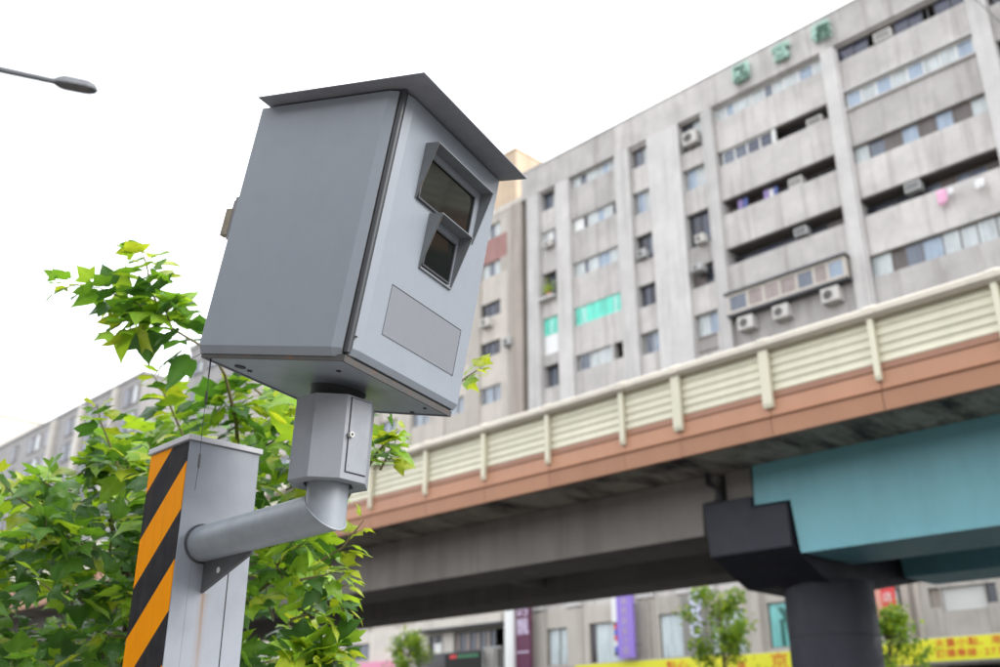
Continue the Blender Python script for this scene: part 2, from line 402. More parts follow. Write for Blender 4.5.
# --- bay 1 (right of the second pilaster)
S0, S1 = -.4248, -.2692
rows = [(.795,.7735),(.7265,.703),(.652,.628),(.582,.558),(.5085,.481)]
bay(A, S0, S1, rows, bottom=.165)
u = lambda a, S0=S0, S1=S1: S0 + (S1-S0)*a
window(A, u(0), u(.25), .795, .7735, ['g_navy','g_navy'], 'frame_d'); window(A, u(.46), u(.68), .795, .7735, ['g_navy','g_navy'], 'frame_d'); window(A, u(.77), u(1), .795, .7735, ['g_navy','g_navy'], 'frame_d')
bx('post', M['frame_d'], A, SX(u(.715)), SX(u(.725)), 44.33, 44.43, TZ(.7735), TZ(.795))
window(A, u(.02), u(.99), .7265, .703, ['g_blue','g_light','g_blue','g_light','g_blue','g_light','g_light','g_blue'], 'frame_w', Y=44.2, fr=.09)
bx('window_sill', M['conc_l'], A, SX(u(0)), SX(u(1)), 43.95, 44.09, TZ(.7005), TZ(.7035)); bx('window_hood', M['conc_l'], A, SX(u(0)), SX(u(1)), 43.9, 44.09, TZ(.7268), TZ(.729))
window(A, u(0), u(1), .652, .628, ['g_light','g_mid','g_panel','g_blue','g_panel','g_blue','g_panel','g_light'], 'frame_b')
window(A, u(0), u(1), .5085, .481, ['g_light','g_panel','g_mid','g_blue','g_light','g_light','g_light','g_light'], 'frame_b', widths=[1.35,.85,1,1.25,1,1,1.05,1])
window(A, u(.45), u(.98), .577, .556, ['g_mid','g_panel','g_mid','g_mid','g_panel'], 'frame_b', Y=44.95); window(A, u(.0), u(.44), .577, .556, ['g_dark','g_dark'], 'frame_d', Y=44.95); window(A, u(.26), u(.45), .793, .7735, ['g_dark'], 'frame_d', Y=44.9)
# --- bay 2
S0, S1 = -.6034, -.4432
rows2 = [(.795,.7735),(.7255,.704),(.653,.631),(.583,.559),(.5165,.485)]
bay(A, S0, S1, rows2, bottom=.165)
v = lambda a, S0=S0, S1=S1: S0 + (S1-S0)*a
window(A, v(.0), v(1), .795, .7735, ['g_light','g_blue','g_light','g_light','g_mid','g_light','g_light','g_blue','g_light'], 'frame_w', fr=.09, widths=[1,.8,1.6,1.2,.8,1,1.3,1.2,1])
window(A, v(.03), v(.5), .7255, .704, ['g_mid','g_mid','g_navy','g_navy'], 'frame_w', Y=44.3, fr=.09)
bx('post', M['frame_w'], A, SX(v(.505)), SX(v(.53)), 44.15, 44.31, TZ(.704), TZ(.7255))
window(A, v(0), v(1), .648, .627, ['g_panel','g_dark','g_navy','g_dark','g_dark'], 'frame_b', Y=44.95); window(A, v(.54), v(1), .72, .70, ['g_dark','g_navy'], 'frame_d', Y=44.9); window(A, v(0), v(1), .577, .555, ['g_dark','g_navy','g_dark','g_dark','g_panel'], 'frame_d', Y=44.95)
# enclosed balcony that stands proud of the wall
eb = window(A, v(.01), v(.985), .513, .487, ['g_mid','g_brown','g_brown','g_brown','g_mid','g_brown','g_blue'], 'beige', Y=43.55, fr=.16, widths=[1.3,1,1,1,1,.8,1])
eb.name = 'enclosed_balcony'
for a, b in ((.01, .03), (.965, .985)): bx('side_wall', M['beige'], eb, SX(v(a)), SX(v(b)), 43.61, 44.09, TZ(.487), TZ(.513))
bx('awning', M['frame_d'], eb, SX(v(-.01)), SX(v(1.0)), 43.35, 44.09, TZ(.5132), TZ(.5152)); bx('floor', M['frame_d'], eb, SX(v(0)), SX(v(.99)), 43.45, 44.09, TZ(.484), TZ(.4868))
# --- bay 3: narrow openings with air conditioners
b3 = [(.795,.748),(.722,.689),(.653,.603),(.575,.545),(.508,.477)]
bay(A, -.6598, -.6232, b3, m='conc', bottom=.165)
for (a, b), ps, f in zip(b3, (['g_dark','g_light'],['g_blue','g_light'],['g_dark','g_navy'],['g_panel','g_dark'],['g_light','g_blue']), ('frame_d','frame_w','frame_d','frame_b','frame_w')):
    window(A, -.6575, -.6255, a, b, ps, f, Y=44.42)
gr = MB()
for i in range(9):
    x = SX(-.655 + .0033*i); gr.box(x, x+.025, 44.0, 44.03, TZ(.456), TZ(.474))
gr.box(SX(-.656), SX(-.6275), 43.99, 44.06, TZ(.4742), TZ(.4752)).box(SX(-.656), SX(-.6275), 43.99, 44.06, TZ(.4548), TZ(.4558)).build('window_grille', M['frame_b'], A)
# --- bay 4
b4 = [(.793,.762),(.722,.687),(.653,.613),(.577,.545),(.508,.477)]
bay(A, -.7458, -.7132, b4, bottom=.165)
for (a, b), ps, f in zip(b4, (['g_mid','g_light'],['g_blue','g_light'],['g_dark','g_mid'],['g_navy','g_dark'],['g_mid','g_blue']), ('frame_b','frame_w','frame_d','frame_d','frame_w')):
    window(A, -.742, -.7145, a, b, ps, f, Y=44.40)
# --- bay 5
b5 = [(.801,.778),(.7255,.7035),(.653,.630),(.581,.553),(.508,.484)]
wall(A, -.8606, -.7712, .8453, .8012, 'conc', 43.935, 44.4) if False else None
bay(A, -.8608, -.7712, [(.797,.778)]+b5[1:], bottom=.165)
window(A, -.859, -.773, .797, .778, ['g_light','g_mid','g_light','g_light','g_blue','g_light'], 'frame_w', Y=44.3, fr=.07)
window(A, -.859, -.773, .7255, .7035, ['white','g_dark','g_light','g_blue','g_light','g_dark'], 'frame_w', Y=44.3, fr=.07, widths=[1.3,.7,1.2,1,1,.9])
window(A, -.859, -.773, .653, .630, ['g_light','g_mid','g_light','g_blue','g_light'], 'frame_w', Y=44.3, widths=[1,.6,1,1.4,1.2])
window(A, -.859, -.771, .581, .553, ['g_aqua','g_aqua_l','g_aqua','g_aqua_l','g_aqua'], 'g_aqua_l', Y=44.2, widths=[.7,.6,3.2,.5,.8])
window(A, -.856, -.797, .508, .484, ['g_mid','g_light','g_light'], 'frame_w', Y=44.3); wall(A, -.7968, -.792, .508, .484, 'conc', 44.1, 44.6)
# --- bay 6
b6 = [(.795,.763),(.727,.694),(.656,.611),(.583,.525),(.508,.474)]
bay(A, -.9218, -.8912, b6, bottom=.165)
window(A, -.9195, -.8925, .795, .763, ['g_mid','g_light'], 'frame_d', Y=44.5); window(A, -.9215, -.8915, .727, .694, ['g_light','white','g_mid'], 'frame_w', Y=44.3)
window(A, -.9195, -.8925, .656, .615, ['g_mid','g_dark'], 'frame_d', Y=44.6); window(A, -.9215, -.8915, .583, .5555, ['g_aqua','g_aqua_l','g_aqua'], 'g_aqua_l', Y=44.25, widths=[1,.5,1.2])
bx('infill_board', M['white'], A, SX(-.9215), SX(-.8915), 44.2, 44.28, TZ(.5255), TZ(.555)); window(A, -.9185, -.8925, .508, .474, ['g_mid','g_dark'], 'frame_d', Y=44.55)
bx('planter_ledge', M['conc_l'], A, SX(-.9215), SX(-.8915), 43.6, 44.09, TZ(.609), TZ(.6125))
# --- bay right of the end pilaster
rowsr = [(.776,.752),(.706,.683),(.634,.61),(.563,.54),(.49,.47)]
bay(A, -.2488, -.10, rowsr, bottom=.165)
for a, b in rowsr: window(A, -.245, -.16, a, b, ['g_dark','g_mid','g_dark','g_blue'], 'frame_d', Y=44.5)
# --- recess and stained strip at the left end
wall(A, -.961, -.948, .797, .165, 'beige_d', 44.9, 45.61)
# --- second floor seen under the viaduct, built in panels round its openings
def floor2(parent, m, spans, t0=.165, t1=.0925, y0=44.0, y1=44.4):
    """spans = [(s0, s1, t_top, t_bot or None)]: one panel set per span, open where the window sits"""
    for (a, b, tt, tb) in spans:
        if tt is None: wall(parent, a, b, t0, t1, m, y0, y1); continue
        if t0-tt > .001: wall(parent, a, b, t0, tt, m, y0, y1)
        if tb-t1 > .001: wall(parent, a, b, tb, t1, m, y0, y1)
floor2(A, 'beige', [(-.9225,-.8853,.141,.095),(-.8608,-.851,None,0),(-.8508,-.798,.1425,.0935),(-.7978,-.7712,None,0),(-.7458,-.7425,None,0),(-.7423,-.7055,.1445,.0945),(-.7053,-.672,None,0),
       (-.6718,-.625,.142,.0945),(-.6248,-.6177,None,0),(-.6033,-.596,None,0),(-.5958,-.545,.1445,.097),(-.5448,-.5,.1445,.097),(-.4998,-.4795,None,0),(-.4793,-.447,.146,.0995)])
wall(A, -.9478, -.9228, .165, .0925, 'beige_d', 44.0, 44.4); wall(A, -.961, -.9485, .165, -.036, 'beige_d', 44.5, 45.6)
window(A, -.922, -.8858, .141, .095, ['g_shop','g_shop'], 'frame_b', Y=44.2); window(A, -.8505, -.7985, .1425, .0935, ['g_dark','g_shop'], 'frame_b', Y=44.2, widths=[.16,1])
window(A, -.742, -.706, .1445, .0945, ['g_shop'], 'frame_b', Y=44.2); window(A, -.6715, -.6255, .142, .0945, ['g_shop','g_shop'], 'frame_d', Y=44.2)
wt = window(A, -.5955, -.5455, .1445, .097, ['g_teal','g_teal'], 'frame_b', Y=44.2)
bx('poster_figure', M['g_tealD'], wt, SX(-.583), SX(-.578), 44.14, 44.16, TZ(.099), TZ(.127)); MB().prism([(SX(-.584),TZ(.139)),(SX(-.578),TZ(.139)),(SX(-.568),TZ(.128)),(SX(-.57),TZ(.099)),(SX(-.574),TZ(.099)),(SX(-.576),TZ(.122))], 'y', 44.142, 44.158).build('poster_figure', M['g_tealD'], wt)
window(A, -.5445, -.5005, .1445, .097, ['g_shop','g_shop'], 'frame_b', Y=44.2); window(A, -.479, -.4472, .146, .0995, ['g_shop'], 'frame_b', Y=44.2)
# right end: stained wall, shuttered opening, dark windows
floor2(A, 'bandc', [(-.4248,-.4165,None,0),(-.4163,-.4055,.142,.1235),(-.4053,-.4045,None,0),(-.4043,-.363,.1415,.1195),(-.3628,-.3622,None,0),(-.362,-.3522,.1415,.1235),(-.352,-.30,None,0),(-.2998,-.2692,.141,.123),(-.2488,-.10,None,0)])
bx('infill_board', M['beige_d'], A, SX(-.4163), SX(-.4055), 44.2, 44.3, TZ(.1236), TZ(.1418))
window(A, -.4618 if False else -.3619, -.3523, .1415, .1235, ['g_dark'], 'frame_d', Y=44.15)
window(A, -.2995, -.2695, .141, .123, ['g_mid','g_dark'], 'frame_d', Y=44.2)
for i in range(14):
    z = TZ(.1197) + (TZ(.1413)-TZ(.1197))*i/14; hh = (TZ(.1413)-TZ(.1197))/14
    MB().prism([(44.2, z+.004), (44.165, z+hh*.5), (44.2, z+hh-.004)], 'x', SX(-.4041), SX(-.3632)).build('slat', M['white'], A)
# band over the shops and recessed ground floor
for i, (s0, s1) in enumerate([(-.961,-.8),(-.7998,-.62),(-.6198,-.44),(-.4398,-.27),(-.2698,-.10)]):
    bx('shop_band', M['bandc'], A, SX(s0), SX(s1), 43.75, 44.6, TZ(.0705), TZ(.0923))
bx('arcade_wall', M['inner'], A, SX(-.96), SX(-.10), 46.5, 46.8, 0, TZ(.0703))
# vertical drain pipes on the facade
for (px_, t0, t1) in ((-.752,.168,.09),(-.76,.168,.09),(-.433,.16,.09),(-.43,.16,.09),(-.6,.168,.09)):
    MB().tube([(SX(px_), 43.84, TZ(t1)), (SX(px_), 43.84, TZ(t0))], .05, 8).build('drain_pipe', M['beige_d'], A)
for s_ in (-.4235,-.6195,-.772):
    MB().tube([(SX(s_), 43.95, TZ(.167)), (SX(s_), 43.95, TZ(.79))], .06, 8).build('drain_pipe', M['conc_l'], A)
MB().tube([(SX(-.262), 43.7, TZ(.775)), (SX(-.252), 43.6, TZ(.752)), (SX(-.238), 43.7, TZ(.72)), (SX(-.2), 43.7, TZ(.69))], .02, 6).build('cable', M['cable'], A)
base(A, (SX(-.53), 44, 0))

# --- green characters on the parapet
def text_mesh(name, body, size, m, parent=None, extrude=.02, loc=(0,0,0), rot=(R(90),0,0), bold=0., vert=False, sx=1.):
    cu = bpy.data.curves.new(name, 'FONT'); cu.body = body; cu.size = size; cu.extrude = extrude; cu.align_x = 'CENTER'; cu.align_y = 'CENTER'; cu.offset = bold; cu.resolution_u = 3
    if vert: cu.space_line = 1.0
    to = bpy.data.objects.new(name, cu); COL.objects.link(to); dg = bpy.context.evaluated_depsgraph_get()
    me = bpy.data.meshes.new_from_object(to.evaluated_get(dg)); bpy.data.objects.remove(to)
    me.materials.clear(); me.materials.append(m); o = bpy.data.objects.new(name, me); o.location = loc; o.rotation_euler = rot; o.scale = (sx, 1, 1)
    return link(o, parent)
for ch, s_, lb in (('國', -.551, 'leftmost green character standing on the apartment parapet'), ('宮', -.4915, 'middle green character standing on the apartment parapet'), ('樓', -.4355, 'rightmost green character standing on the apartment parapet')):
    tag(text_mesh('rooftop_character', ch, 1.16, M['signgreen'], None, .14, (SX(s_), 43.70, TZ(.8205)), bold=.022), lb, 'sign letter', 'green rooftop characters')

# --- air conditioners, laundry, plants on block A
ac(882, 35, 44.1, .95, .55, 'white air conditioner in the gap between dark panes at the top right', 'acw', .6, fan=False)
ac(912, 186, 44.05, .78, .5, 'grey air conditioner on the right balcony beside the pink laundry', 'acg', .5, fan=False)
ac(814, 121, 44.2, .9, .5, 'white air conditioner at the right end of the half glazed balcony', 'acw', .6, fan=False)
ac(795, 182, 44.2, .8, .55, 'white air conditioner behind the balcony with hanging clothes', 'acw', .5, fan=False)
ac(800, 231, 44.05, .72, .45, 'small white air conditioner on the lowest open balcony', 'acg', .5, fan=False)
ac(745, 322, 43.5, .9, .72, 'leftmost air conditioner hung under the enclosed balcony', 'acw', .6)
ac(780, 311, 43.5, .9, .72, 'middle air conditioner hung under the enclosed balcony', 'acw', .6)
ac(829.5, 294, 43.5, .95, .75, 'rightmost air conditioner hung under the enclosed balcony', 'acw', .6)
ac(689, 137, 43.7, .95, .85, 'large white air conditioner in the topmost narrow opening', 'acw', .55)
ac(699, 238, 43.6, .6, .5, 'round fronted white air conditioner in the third narrow opening', 'acw', .5)
ac(696, 267, 43.6, .7, .4, 'dark boxed air conditioner in the fourth narrow opening', 'acg', .6)
ac(641, 253, 43.7, .6, .5, 'grey air conditioner below the dark window left of the blank wall strip', 'acg', .5)
ac(547, 243, 43.7, .7, .45, 'pale air conditioner below a window at the left end of the block', 'acw', .5)
ac(484, 322, 43.7, .8, .6, 'white air conditioner under the dark window of the beige block', 'acw', .6)
ac(506, 341, 43.7, .7, .5, 'blue grey air conditioner beside the dark window of the beige block', 'acg', .6)
la = empty('laundry_rod', (0,0,0), 'clothes rod with white cloths fixed outside the right balcony parapet', 'laundry rod')
p0, p1 = onY(945, 190, 43.7), onY(980, 179, 43.7)
MB().tube([p0, p1], .03, 6).build('rod', M['frame_w'], la)
for f_ in (.05, .95): MB().tube([p0.lerp(p1, f_), p0.lerp(p1, f_)+Vector((0,.42,-.1))], .025, 6).build('bracket', M['frame_w'], la)
def cloth(name, p, w_, h_, m, parent=None):
    vs = []; fs = []
    for j in range(5):
        for i in range(6):
            a = i/5; vs.append((p.x + (a-.5)*w_*(1-.12*j/4*math.sin(a*7)), p.y + .05*math.sin(a*9+j*.6), p.z - h_*j/4*(1+.08*math.sin(a*5))))
    for j in range(4):
        for i in range(5): fs.append((j*6+i, j*6+i+1, j*6+7+i, j*6+6+i))
    o = mesh_obj(name, vs, fs, m, parent, True)
    md = o.modifiers.new('thickness', 'SOLIDIFY'); md.thickness = .015; return o
cloth('white_cloth', p1 + Vector((-.05,-.02,0)), .45, .45, M['cloth_w'], la); cloth('white_cloth', p0 + Vector((.25,-.02,0)), .3, .35, M['cloth_w'], la)
base(la, (p0.x, 43.7, p0.z))
tag(cloth('hanging_cloth', onY(941, 190, 43.75), .5, .75, M['pink']), 'pink cloth hanging outside the right balcony parapet', 'cloth')
for (px_, py_, m_, lb) in ((740,203,'cloth_v','violet cloth hanging at the left of the middle balcony'),(745,201,'cloth_b','blue cloth hanging left on the middle balcony beside the violet cloth'),(766,193,'cloth_v','violet cloth hanging near the centre of the middle balcony'),(775,190,'cloth_b','blue cloth near the air conditioner on the middle balcony'),(771,192,'cloth_w','white cloth between two coloured cloths on the middle balcony')):
    tag(cloth('hanging_cloth', onY(px_, py_-3, 44.5), .35, .6, M[m_]), lb, 'cloth', 'clothes on the middle balcony')

# --- beige block left of it
B = empty('apartment_building', (0,0,0), 'beige apartment block with faded red tiles and tan stair tower left of the grey block', 'building')
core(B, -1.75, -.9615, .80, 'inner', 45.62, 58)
bx('roof_slab', M['beige'], B, SX(-1.75), SX(-.962), 44.2, 58, TZ(.8012), TZ(.812))
wall(B, -.9858, -.9612, .80, .165, 'beige_d', 43.95, 45.61); wall(B, -.999, -.9862, .80, .165, 'beige', 44.2, 45.61)
cols = [(-1.058,-.9992),(-1.14,-1.081),(-1.222,-1.163),(-1.304,-1.245),(-1.386,-1.327),(-1.5,-1.43),(-1.64,-1.56)]
rb = [(.787,.761),(.719,.693),(.648,.623),(.581,.557),(.508,.481)]
for i, (a, b) in enumerate(cols):
    t = .80
    for k, (tt, tb) in enumerate(rb):
        wall(B, a, b, t, tt, 'pinkwall' if k == 1 else 'beige', 44.2, 44.5)
        window(B, a+.001, b-.0155, tt, tb, ['g_light','g_mid','g_light'] if k < 2 else ['g_dark','g_navy','g_dark'] if k < 4 else ['g_mid','g_blue','g_mid','g_blue'], 'frame_d' if k in (2,3) else 'frame_w', Y=44.4)
        wall(B, b-.015, b, tt, tb, 'beige', 44.2, 44.5); t = tb
    wall(B, a, b, t, .165, 'beige', 44.2, 44.5)
    nxt = cols[i+1][1] if i+1 < len(cols) else -1.75
    wall(B, nxt, a, .80, .165, 'beige', 44.1, 45.6)
bx('stair_tower', M['tan'], B, -75, -48.67, 50, 57, TZ(.8122), 46.65); bx('tower_coping', M['tan'], B, -75.1, -48.6, 49.9, 57.1, 46.652, 46.8)
# second floor of the beige block, under the viaduct
floor2(B, 'cream', [(-1.021,-.9925,None,0) if False else (-.9925,-.9612,None,0),(-1.0215,-.9927,.150,.094),(-1.105,-1.0217,.150,.1225),(-1.128,-1.1052,None,0),(-1.16,-1.1282,.148,.121),(-1.30,-1.1602,None,0),(-1.362,-1.3002,.148,.123),(-1.75,-1.3622,None,0)])
window(B, -1.1048, -1.0219, .150, .1225, ['g_brown','g_mid','g_brown','g_mid','g_brown','g_mid','g_brown','g_mid'], 'frame_d', Y=44.2, fr=.1)
window(B, -1.159, -1.1284, .148, .121, ['g_dark','g_dark'], 'frame_d', Y=44.2); window(B, -1.361, -1.3006, .148, .123, ['g_dark','g_mid'], 'frame_b', Y=44.2)
bx('canopy', M['cream'], B, SX(-1.17), SX(-.99), 43.2, 43.99, TZ(.1555), TZ(.1665)); bx('canopy_edge', M['frame_d'], B, SX(-1.17), SX(-.99), 43.25, 43.98, TZ(.1525), TZ(.1553))
bx('door_board', M['white'], B, SX(-1.144), SX(-1.1285), 43.9, 43.98, TZ(.1225), TZ(.137))
bx('balcony_front', M['frame_d'], B, SX(-1.17), SX(-1.03), 43.4, 43.6, TZ(.104), TZ(.1215)); bx('arcade_wall', M['inner'], B, SX(-1.75), SX(-.962), 46.5, 46.8, 0, TZ(.0918))
bx('shop_band', M['bandc'], B, SX(-1.75), SX(-1.171), 43.6, 44.6, TZ(.0705), TZ(.0923))
bal = MB().box(SX(-1.028), SX(-.992), 43.3, 43.36, TZ(.1215), TZ(.1235)).box(SX(-1.028), SX(-.992), 43.3, 43.36, TZ(.0945), TZ(.0965))
for i in range(5): x = SX(-1.028 + .0089*i); bal.box(x, x+.05, 43.3, 43.36, TZ(.0966), TZ(.1214))
bal.build('balcony_railing', M['acg'], B)
base(B, (SX(-1.3), 44.2, 0))

# --- farther blocks down the street
def far_block(name, label, x0, x1, y0, y1, ztop, m, wins, side_m=None, blind=()):
    e = empty(name, (0,0,0), label, 'building')
    bx('wall', M[m], e, x0, x1, y0, y1, 0, ztop); bx('roof_coping', M[m], e, x0-.15, x1+.15, y0-.15, y1+.15, ztop+.002, ztop+.35)
    for (s0, s1, tt, tb, ps, f) in wins: window(e, s0, s1, tt, tb, ps, f, Y=y0-.06, fr=.12)
    for (s0, s1) in blind: bx('pilaster', M['cream'], e, SX(s0), SX(s1), y0-.45, y0-.01, 0, ztop-.3)
    return base(e, ((x0+x1)/2, y0, 0))
DW = []
for s0 in (-1.99, -1.93, -1.87, -1.81):
    for k in range(7): DW.append((s0, s0+.042, .80-.0715*k, .768-.0715*k, ['g_mid','g_light'] if (k+int(s0*100)) % 2 else ['g_mid','g_dark'], 'frame_d'))
far_block('apartment_building', 'grey apartment block showing between the camera housing and the tree top', SX(-2.02), SX(-1.753), 44, 58, TZ(.838), 'farwall', DW)
CW = []
for s0, w_ in ((-2.34,.075),(-2.45,.05),(-2.55,.05),(-2.69,.09),(-2.83,.05),(-2.95,.09),(-3.08,.05)):
    for k in range(6): CW.append((s0, s0+w_, .822-.0715*k, .772-.0715*k, ['g_mid','g_dark','g_light'] if w_ > .06 else ['g_mid','g_dark'], 'frame_d' if k % 2 else 'frame_b'))
far_block('apartment_building', 'pale grey apartment row sloping down behind the tree at the far left', SX(-3.3), -99, 44, 62, TZ(.842), 'farwall', CW, blind=((-2.40,-2.375),(-2.60,-2.575),(-2.785,-2.75)))
far_block('apartment_building', 'tall cream block whose roof shows at the left edge', -230, -170, 46, 90, 52.0, 'cream', [])

# ================================================================== SHOP SIGNS
def sign(name, label, cat='sign', group=None): return empty(name, (0,0,0), label, cat, group)
def ysign(label, s0, s1, tt, tb, lines, Y=43.6):
    e = sign('shop_sign', label, 'sign', 'yellow shop signs along the shop band')
    bx('board', M['yellow'], e, SX(s0), SX(s1), Y, Y+.13, TZ(tb), TZ(tt)); fr = .05
    MB().box(SX(s0)-fr, SX(s1)+fr, Y+.02, Y+.12, TZ(tt)+.002, TZ(tt)+fr).box(SX(s0)-fr, SX(s1)+fr, Y+.02, Y+.12, TZ(tb)-fr, TZ(tb)-.002).build('frame', M['acg'], e)
    for (body, sz, s_, t_, sx_) in lines:
        ws = [(.62 if ord(c_) < 128 else 1.06)*sz*sx_ for c_ in body]; x = SX(s_) - sum(ws)/2
        for c_, w_ in zip(body, ws): text_mesh('character', c_, sz, M['redtext'], e, .008, (x+w_/2, Y-.012, TZ(t_)), sx=sx_); x += w_
    return base(e, (SX((s0+s1)/2), Y, TZ(tb)))
ysign('yellow shop sign with two lines of red writing at the right edge', -.4275, -.27, .0945, .0735, [('大量小點、港式', .36, -.378, .0892, 1.2), ('訂購專線:2778-7', .36, -.375, .0797, 1.12)])
ysign('yellow shop sign with one large red brushed character left of the charcoal pier', -.655, -.4285, .0918, .0715, [('京', .80, -.581, .0815, 1.25), ('福', .45, -.628, .08, 1.1)])
ysign('yellow shop sign with small red characters below the violet sign', -.868, -.6555, .0928, .0722, [('點心', .5, -.713, .084, 1.3), ('美味', .5, -.82, .080, 1.3)])
# violet hanging sign
e = sign('vertical_sign', 'violet vertical sign with faded characters on the shop wall')
bx('board', M['purple'], e, SX(-.791), SX(-.767), 43.2, 43.4, TZ(.0965), TZ(.169)); bx('edge_board', M['white'], e, SX(-.8005), SX(-.7915), 43.3, 43.45, TZ(.139), TZ(.171))
for i_, c_ in enumerate('專業美髮沙龍'): text_mesh('character', c_, .44, M['beigetext'], e, .006, (SX(-.779), 43.19, TZ(.161)-.5*i_))
for t_ in (.11, .155): bx('bracket', M['frame_d'], e, SX(-.7665), SX(-.757), 43.3, 43.36, TZ(t_), TZ(t_)+.05)
bx('mounting_arm', M['frame_d'], e, SX(-.78), SX(-.778), 43.4, 43.98, TZ(.15), TZ(.15)+.08); base(e, (SX(-.779), 43.4, TZ(.0965)))
e = sign('barber_pole', 'red white and blue barber pole beside the violet sign', 'barber pole')
for i in range(5):
    z = TZ(.104) + i*.29; MB().tube([(SX(-.7965), 43.5, z), (SX(-.7965), 43.5, z+.286)], .16, 12).build('pole_band', [M['blue'], M['white'], M['red'], M['blue'], M['red']][i], e)
for z0, z1 in ((TZ(.100), TZ(.104)-.003), (TZ(.104)+1.45, TZ(.104)+1.6)): MB().tube([(SX(-.7965), 43.5, z0), (SX(-.7965), 43.5, z1)], .19, 12).build('pole_cap', M['frame_d'], e)
bx('bracket', M['frame_d'], e, SX(-.7965)-.04, SX(-.7965)+.04, 43.6, 43.99, TZ(.12), TZ(.12)+.06); base(e, (SX(-.7965), 43.5, TZ(.1)))
# maroon sign with white edge
e = sign('vertical_sign', 'maroon vertical sign with lilac characters and thick white edge')
bx('board', M['maroon'], e, SX(-.9605), SX(-.935), 43.1, 43.3, TZ(.06), TZ(.178)); bx('white_edge', M['white'], e, SX(-.977), SX(-.962), 42.9, 43.2, TZ(.055), TZ(.176))
text_mesh('character', '的', .95, M['whitetext'], e, .008, (SX(-.9475), 43.09, TZ(.166))); text_mesh('character', '飄', 1.0, M['whitetext'], e, .008, (SX(-.9475), 43.09, TZ(.143)))
bx('stripe', M['whitetext'], e, SX(-.959), SX(-.9365), 43.085, 43.098, TZ(.112), TZ(.1135)); bx('mounting_arm', M['frame_d'], e, SX(-.948), SX(-.946), 43.3, 44.0, TZ(.15), TZ(.15)+.08); base(e, (SX(-.948), 43.2, TZ(.06)))
# grey board with letters
e = sign('letter_sign', 'grey board with pale blue letters O X O behind the street tree')
bx('board', M['greyboard'], e, SX(-.704), SX(-.6725), 43.7, 43.98, TZ(.0935), TZ(.1605))
for ch, s_, t_ in (('O', -.682, .1555), ('X', -.683, .1385), ('O', -.6835, .1215)): text_mesh('letter', ch, .95, M['letter'], e, .05, (SX(s_), 43.64, TZ(t_)), bold=.03)
base(e, (SX(-.688), 43.7, TZ(.0935)))
# red sign
e = sign('vertical_sign', 'red hanging sign with white marks right of the charcoal pier')
bx('board', M['red'], e, SX(-.4495), SX(-.4365), 42.6, 42.75, TZ(.112), TZ(.156)); bx('side_board', M['salmon'], e, SX(-.460), SX(-.4497), 42.62, 42.74, TZ(.112), TZ(.1555))
for t_, c in ((.147,'飯'), (.133,'店'), (.12,'麵')): text_mesh('character', c, .42, M['white'], e, .006, (SX(-.443), 42.59, TZ(t_)))
bx('mounting_arm', M['frame_d'], e, SX(-.449), SX(-.447), 42.75, 43.9, TZ(.145), TZ(.145)+.07); base(e, (SX(-.448), 42.7, TZ(.112)))
e = sign('led_sign', 'dark shop sign with red and green strip under the beige block balcony')
bx('board', M['inner'], e, SX(-1.105), SX(-1.03), 43.3, 43.39, TZ(.088), TZ(.1195)); bx('red_strip', M['red'], e, SX(-1.094), SX(-1.08), 43.28, 43.298, TZ(.1125), TZ(.117)); bx('green_strip', M['green_led'], e, SX(-1.078), SX(-1.036), 43.28, 43.298, TZ(.1125), TZ(.1165)); base(e, (SX(-1.07), 43.3, TZ(.088)))
e = sign('shop_sign', 'pink shop sign at the lower left under the viaduct')
bx('board', M['pinksign'], e, SX(-1.36), SX(-1.215), 43.3, 43.5, TZ(.098), TZ(.1175)); bx('end_board', M['white'], e, SX(-1.2145), SX(-1.2), 43.3, 43.5, TZ(.098), TZ(.1175)); base(e, (SX(-1.29), 43.3, TZ(.098)))

